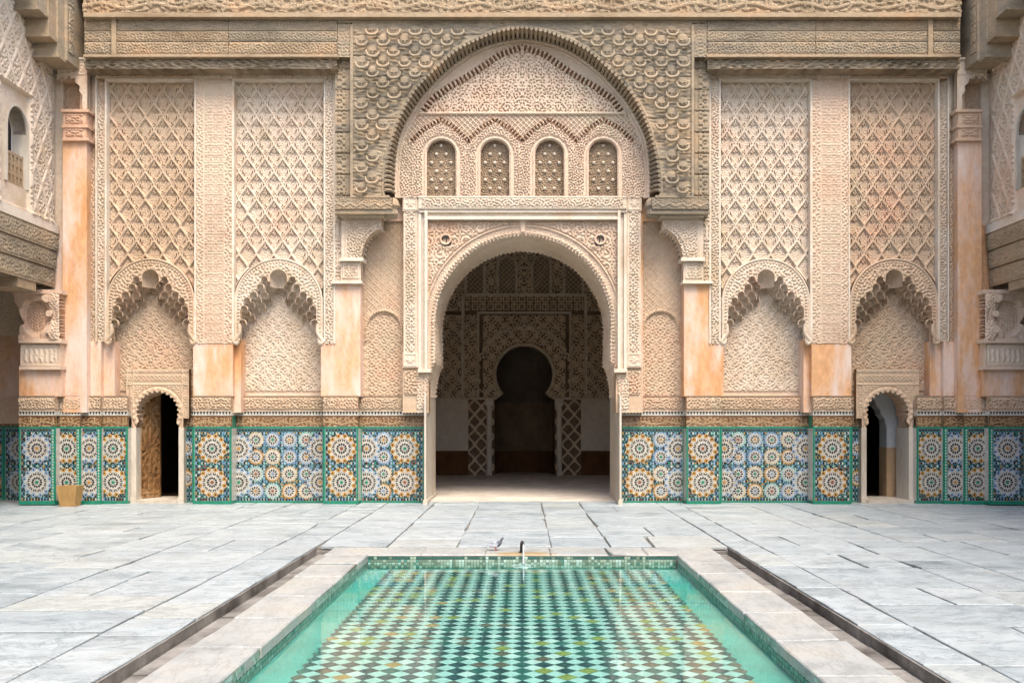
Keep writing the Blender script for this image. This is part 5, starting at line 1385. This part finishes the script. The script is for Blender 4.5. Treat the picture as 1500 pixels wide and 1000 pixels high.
# pigeon: one lofted body
def pigeon(x, y, z, yaw):
    e = empty('pigeon', (x, y, z), 'grey pigeon standing on the far marble rim left of the black spout', 'bird')
    g1 = flat('pigeon_pale_grey', (.42, .44, .50), rough=.7, var=.2, s=30, spec=.2); g2 = flat('pigeon_dark_neck', (.10, .11, .14), rough=.6, var=.3, s=60, spec=.3); pk = flat('pigeon_pink_leg', (.42, .10, .08), rough=.6, spec=.2)
    b = MB(); n = 12
    spine = [(-.150, .066, .004, .010), (-.120, .070, .010, .018), (-.085, .073, .020, .026), (-.05, .077, .034, .036), (-.01, .080, .043, .042), (.03, .088, .042, .043), (.06, .105, .033, .036),
             (.078, .127, .023, .025), (.087, .147, .018, .018), (.094, .160, .017, .017), (.102, .168, .0165, .016), (.112, .168, .011, .011), (.119, .166, .005, .005)]
    vs = []; P = [np.array([s_[0], 0, s_[1]]) for s_ in spine]
    for i, s_ in enumerate(spine):
        t = P[min(i + 1, len(P) - 1)] - P[max(i - 1, 0)]; t /= np.linalg.norm(t); up = np.array([-t[2], 0, t[0]])
        for k in range(n): q = 2 * pi * k / n; vs.append(tuple(P[i] + up * s_[2] * sin(q) * (1 if i else 1) + np.array([0, 1, 0]) * s_[3] * cos(q)))
    fs = []; ms = []
    for i in range(len(spine) - 1):
        for k in range(n): b.add([], []); fs.append((i * n + k, i * n + (k + 1) % n, (i + 1) * n + (k + 1) % n, (i + 1) * n + k)); ms.append(1 if i >= 5 else 0)
    fs += [tuple(range(n)), tuple((len(spine) - 1) * n + k for k in range(n))]; ms += [0, 1]
    b.v = vs; b.f = fs; b.m = ms; c, s0 = cos(yaw), sin(yaw)
    R = lambda pts: [(x + .78 * (p[0] * c - p[1] * s0), y + .78 * (p[0] * s0 + p[1] * c), z + .86 * p[2]) for p in pts]
    b.v = R(vs); o = b.build('body', [g1, g2], e)
    for p in o.data.polygons: p.use_smooth = True
    for sg in (-1, 1):
        b = MB(); w_ = [(.045, .040 * sg, .092), (.02, .047 * sg, .118), (-.04, .043 * sg, .112), (-.11, .022 * sg, .084), (-.148, .008 * sg, .070), (-.10, .030 * sg, .066), (-.04, .045 * sg, .062), (.02, .048 * sg, .068)]
        w2 = [(p[0], p[1] + .006 * sg, p[2]) for p in w_]; n2 = len(w_)
        b.add(R(w_ + w2), [tuple(range(n2)), tuple(range(2 * n2 - 1, n2 - 1, -1))] + [(i, (i + 1) % n2, (i + 1) % n2 + n2, i + n2) for i in range(n2)]); b.build('wing', g1, e)
        b = MB(); b.tube(R([(.0, .016 * sg, .048), (.004, .016 * sg, .02), (.002, .016 * sg, .004)]), [.007, .004, .004], 6)
        for q in (-.5, 0, .5): b.tube(R([(.002, .016 * sg, .004), (.026 * cos(q), .016 * sg + .026 * sin(q), .003)]), .0028, 5)
        b.build('leg', pk, e)
        b = MB(); b.box(*[0] * 6); ex, ey, ez = R([(.104, .0165 * sg, .171)])[0]
        b = MB(); b.tube([(ex, ey - .001, ez), (ex, ey + .001, ez)], .003, 6); b.build('eye', M['iron'], e)
    b = MB(); b.tube(R([(.116, 0, .166), (.128, 0, .161), (.134, 0, .157)]), [.005, .0032, .001], 6); b.build('beak', g2, e)
    b = MB(); t_ = [(-.12, -.016, .070), (-.12, .016, .070), (-.205, .022, .060), (-.21, 0, .059), (-.205, -.022, .060)]; t2 = [(p[0], p[1], p[2] - .006) for p in t_]
    b.add(R(t_ + t2), [(0, 1, 2, 3, 4), (9, 8, 7, 6, 5)] + [(i, (i + 1) % 5, (i + 1) % 5 + 5, i + 5) for i in range(5)]); b.build('tail', g1, e)
pg = X(726, 10.3); pigeon(pg, 10.30, 0.002, -.12)
# wooden bin by the left pier
Yb_ = 15.62; bx = X(96.5, Yb_)
bin_ = empty('waste_bin', (bx, Yb_ + .15, 0), 'small tapered tan wooden bin leaning against the tiled pier at the left', 'bin')
wt, wb, ht = .178, .13, .36
c_ = [(-1, -1), (1, -1), (1, 1), (-1, 1)]; tan = surf('tan_plywood', [(.3, (.28, .16, .06)), (.6, (.42, .26, .10))], s=3, scale=(1, 1, .3), bstr=.2)
for k in range(4):
    b = MB(); p, q = c_[k], c_[(k + 1) % 4]; f_ = .93
    def cr(p, w_, z): return (bx + p[0] * w_ + (.0 if z < .1 else -.01), Yb_ + .15 + p[1] * w_ * .8 + (.02 if z > .1 else 0), z)
    vs = [cr(p, wb, 0), cr(q, wb, 0), cr(q, wt, ht), cr(p, wt, ht), cr(p, wb * f_, 0), cr(q, wb * f_, 0), cr(q, wt * f_, ht), cr(p, wt * f_, ht)]
    b.add(vs, [(0, 1, 2, 3), (5, 4, 7, 6), (3, 2, 6, 7), (0, 4, 5, 1), (0, 3, 7, 4), (1, 5, 6, 2)]); b.build('side_board', tan, bin_)
b = MB(); b.box(bx - .11, bx + .11, Yb_ + .06, Yb_ + .24, .01, .02); b.build('bottom_board', tan, bin_)
print('scene quads', QUADS[0])
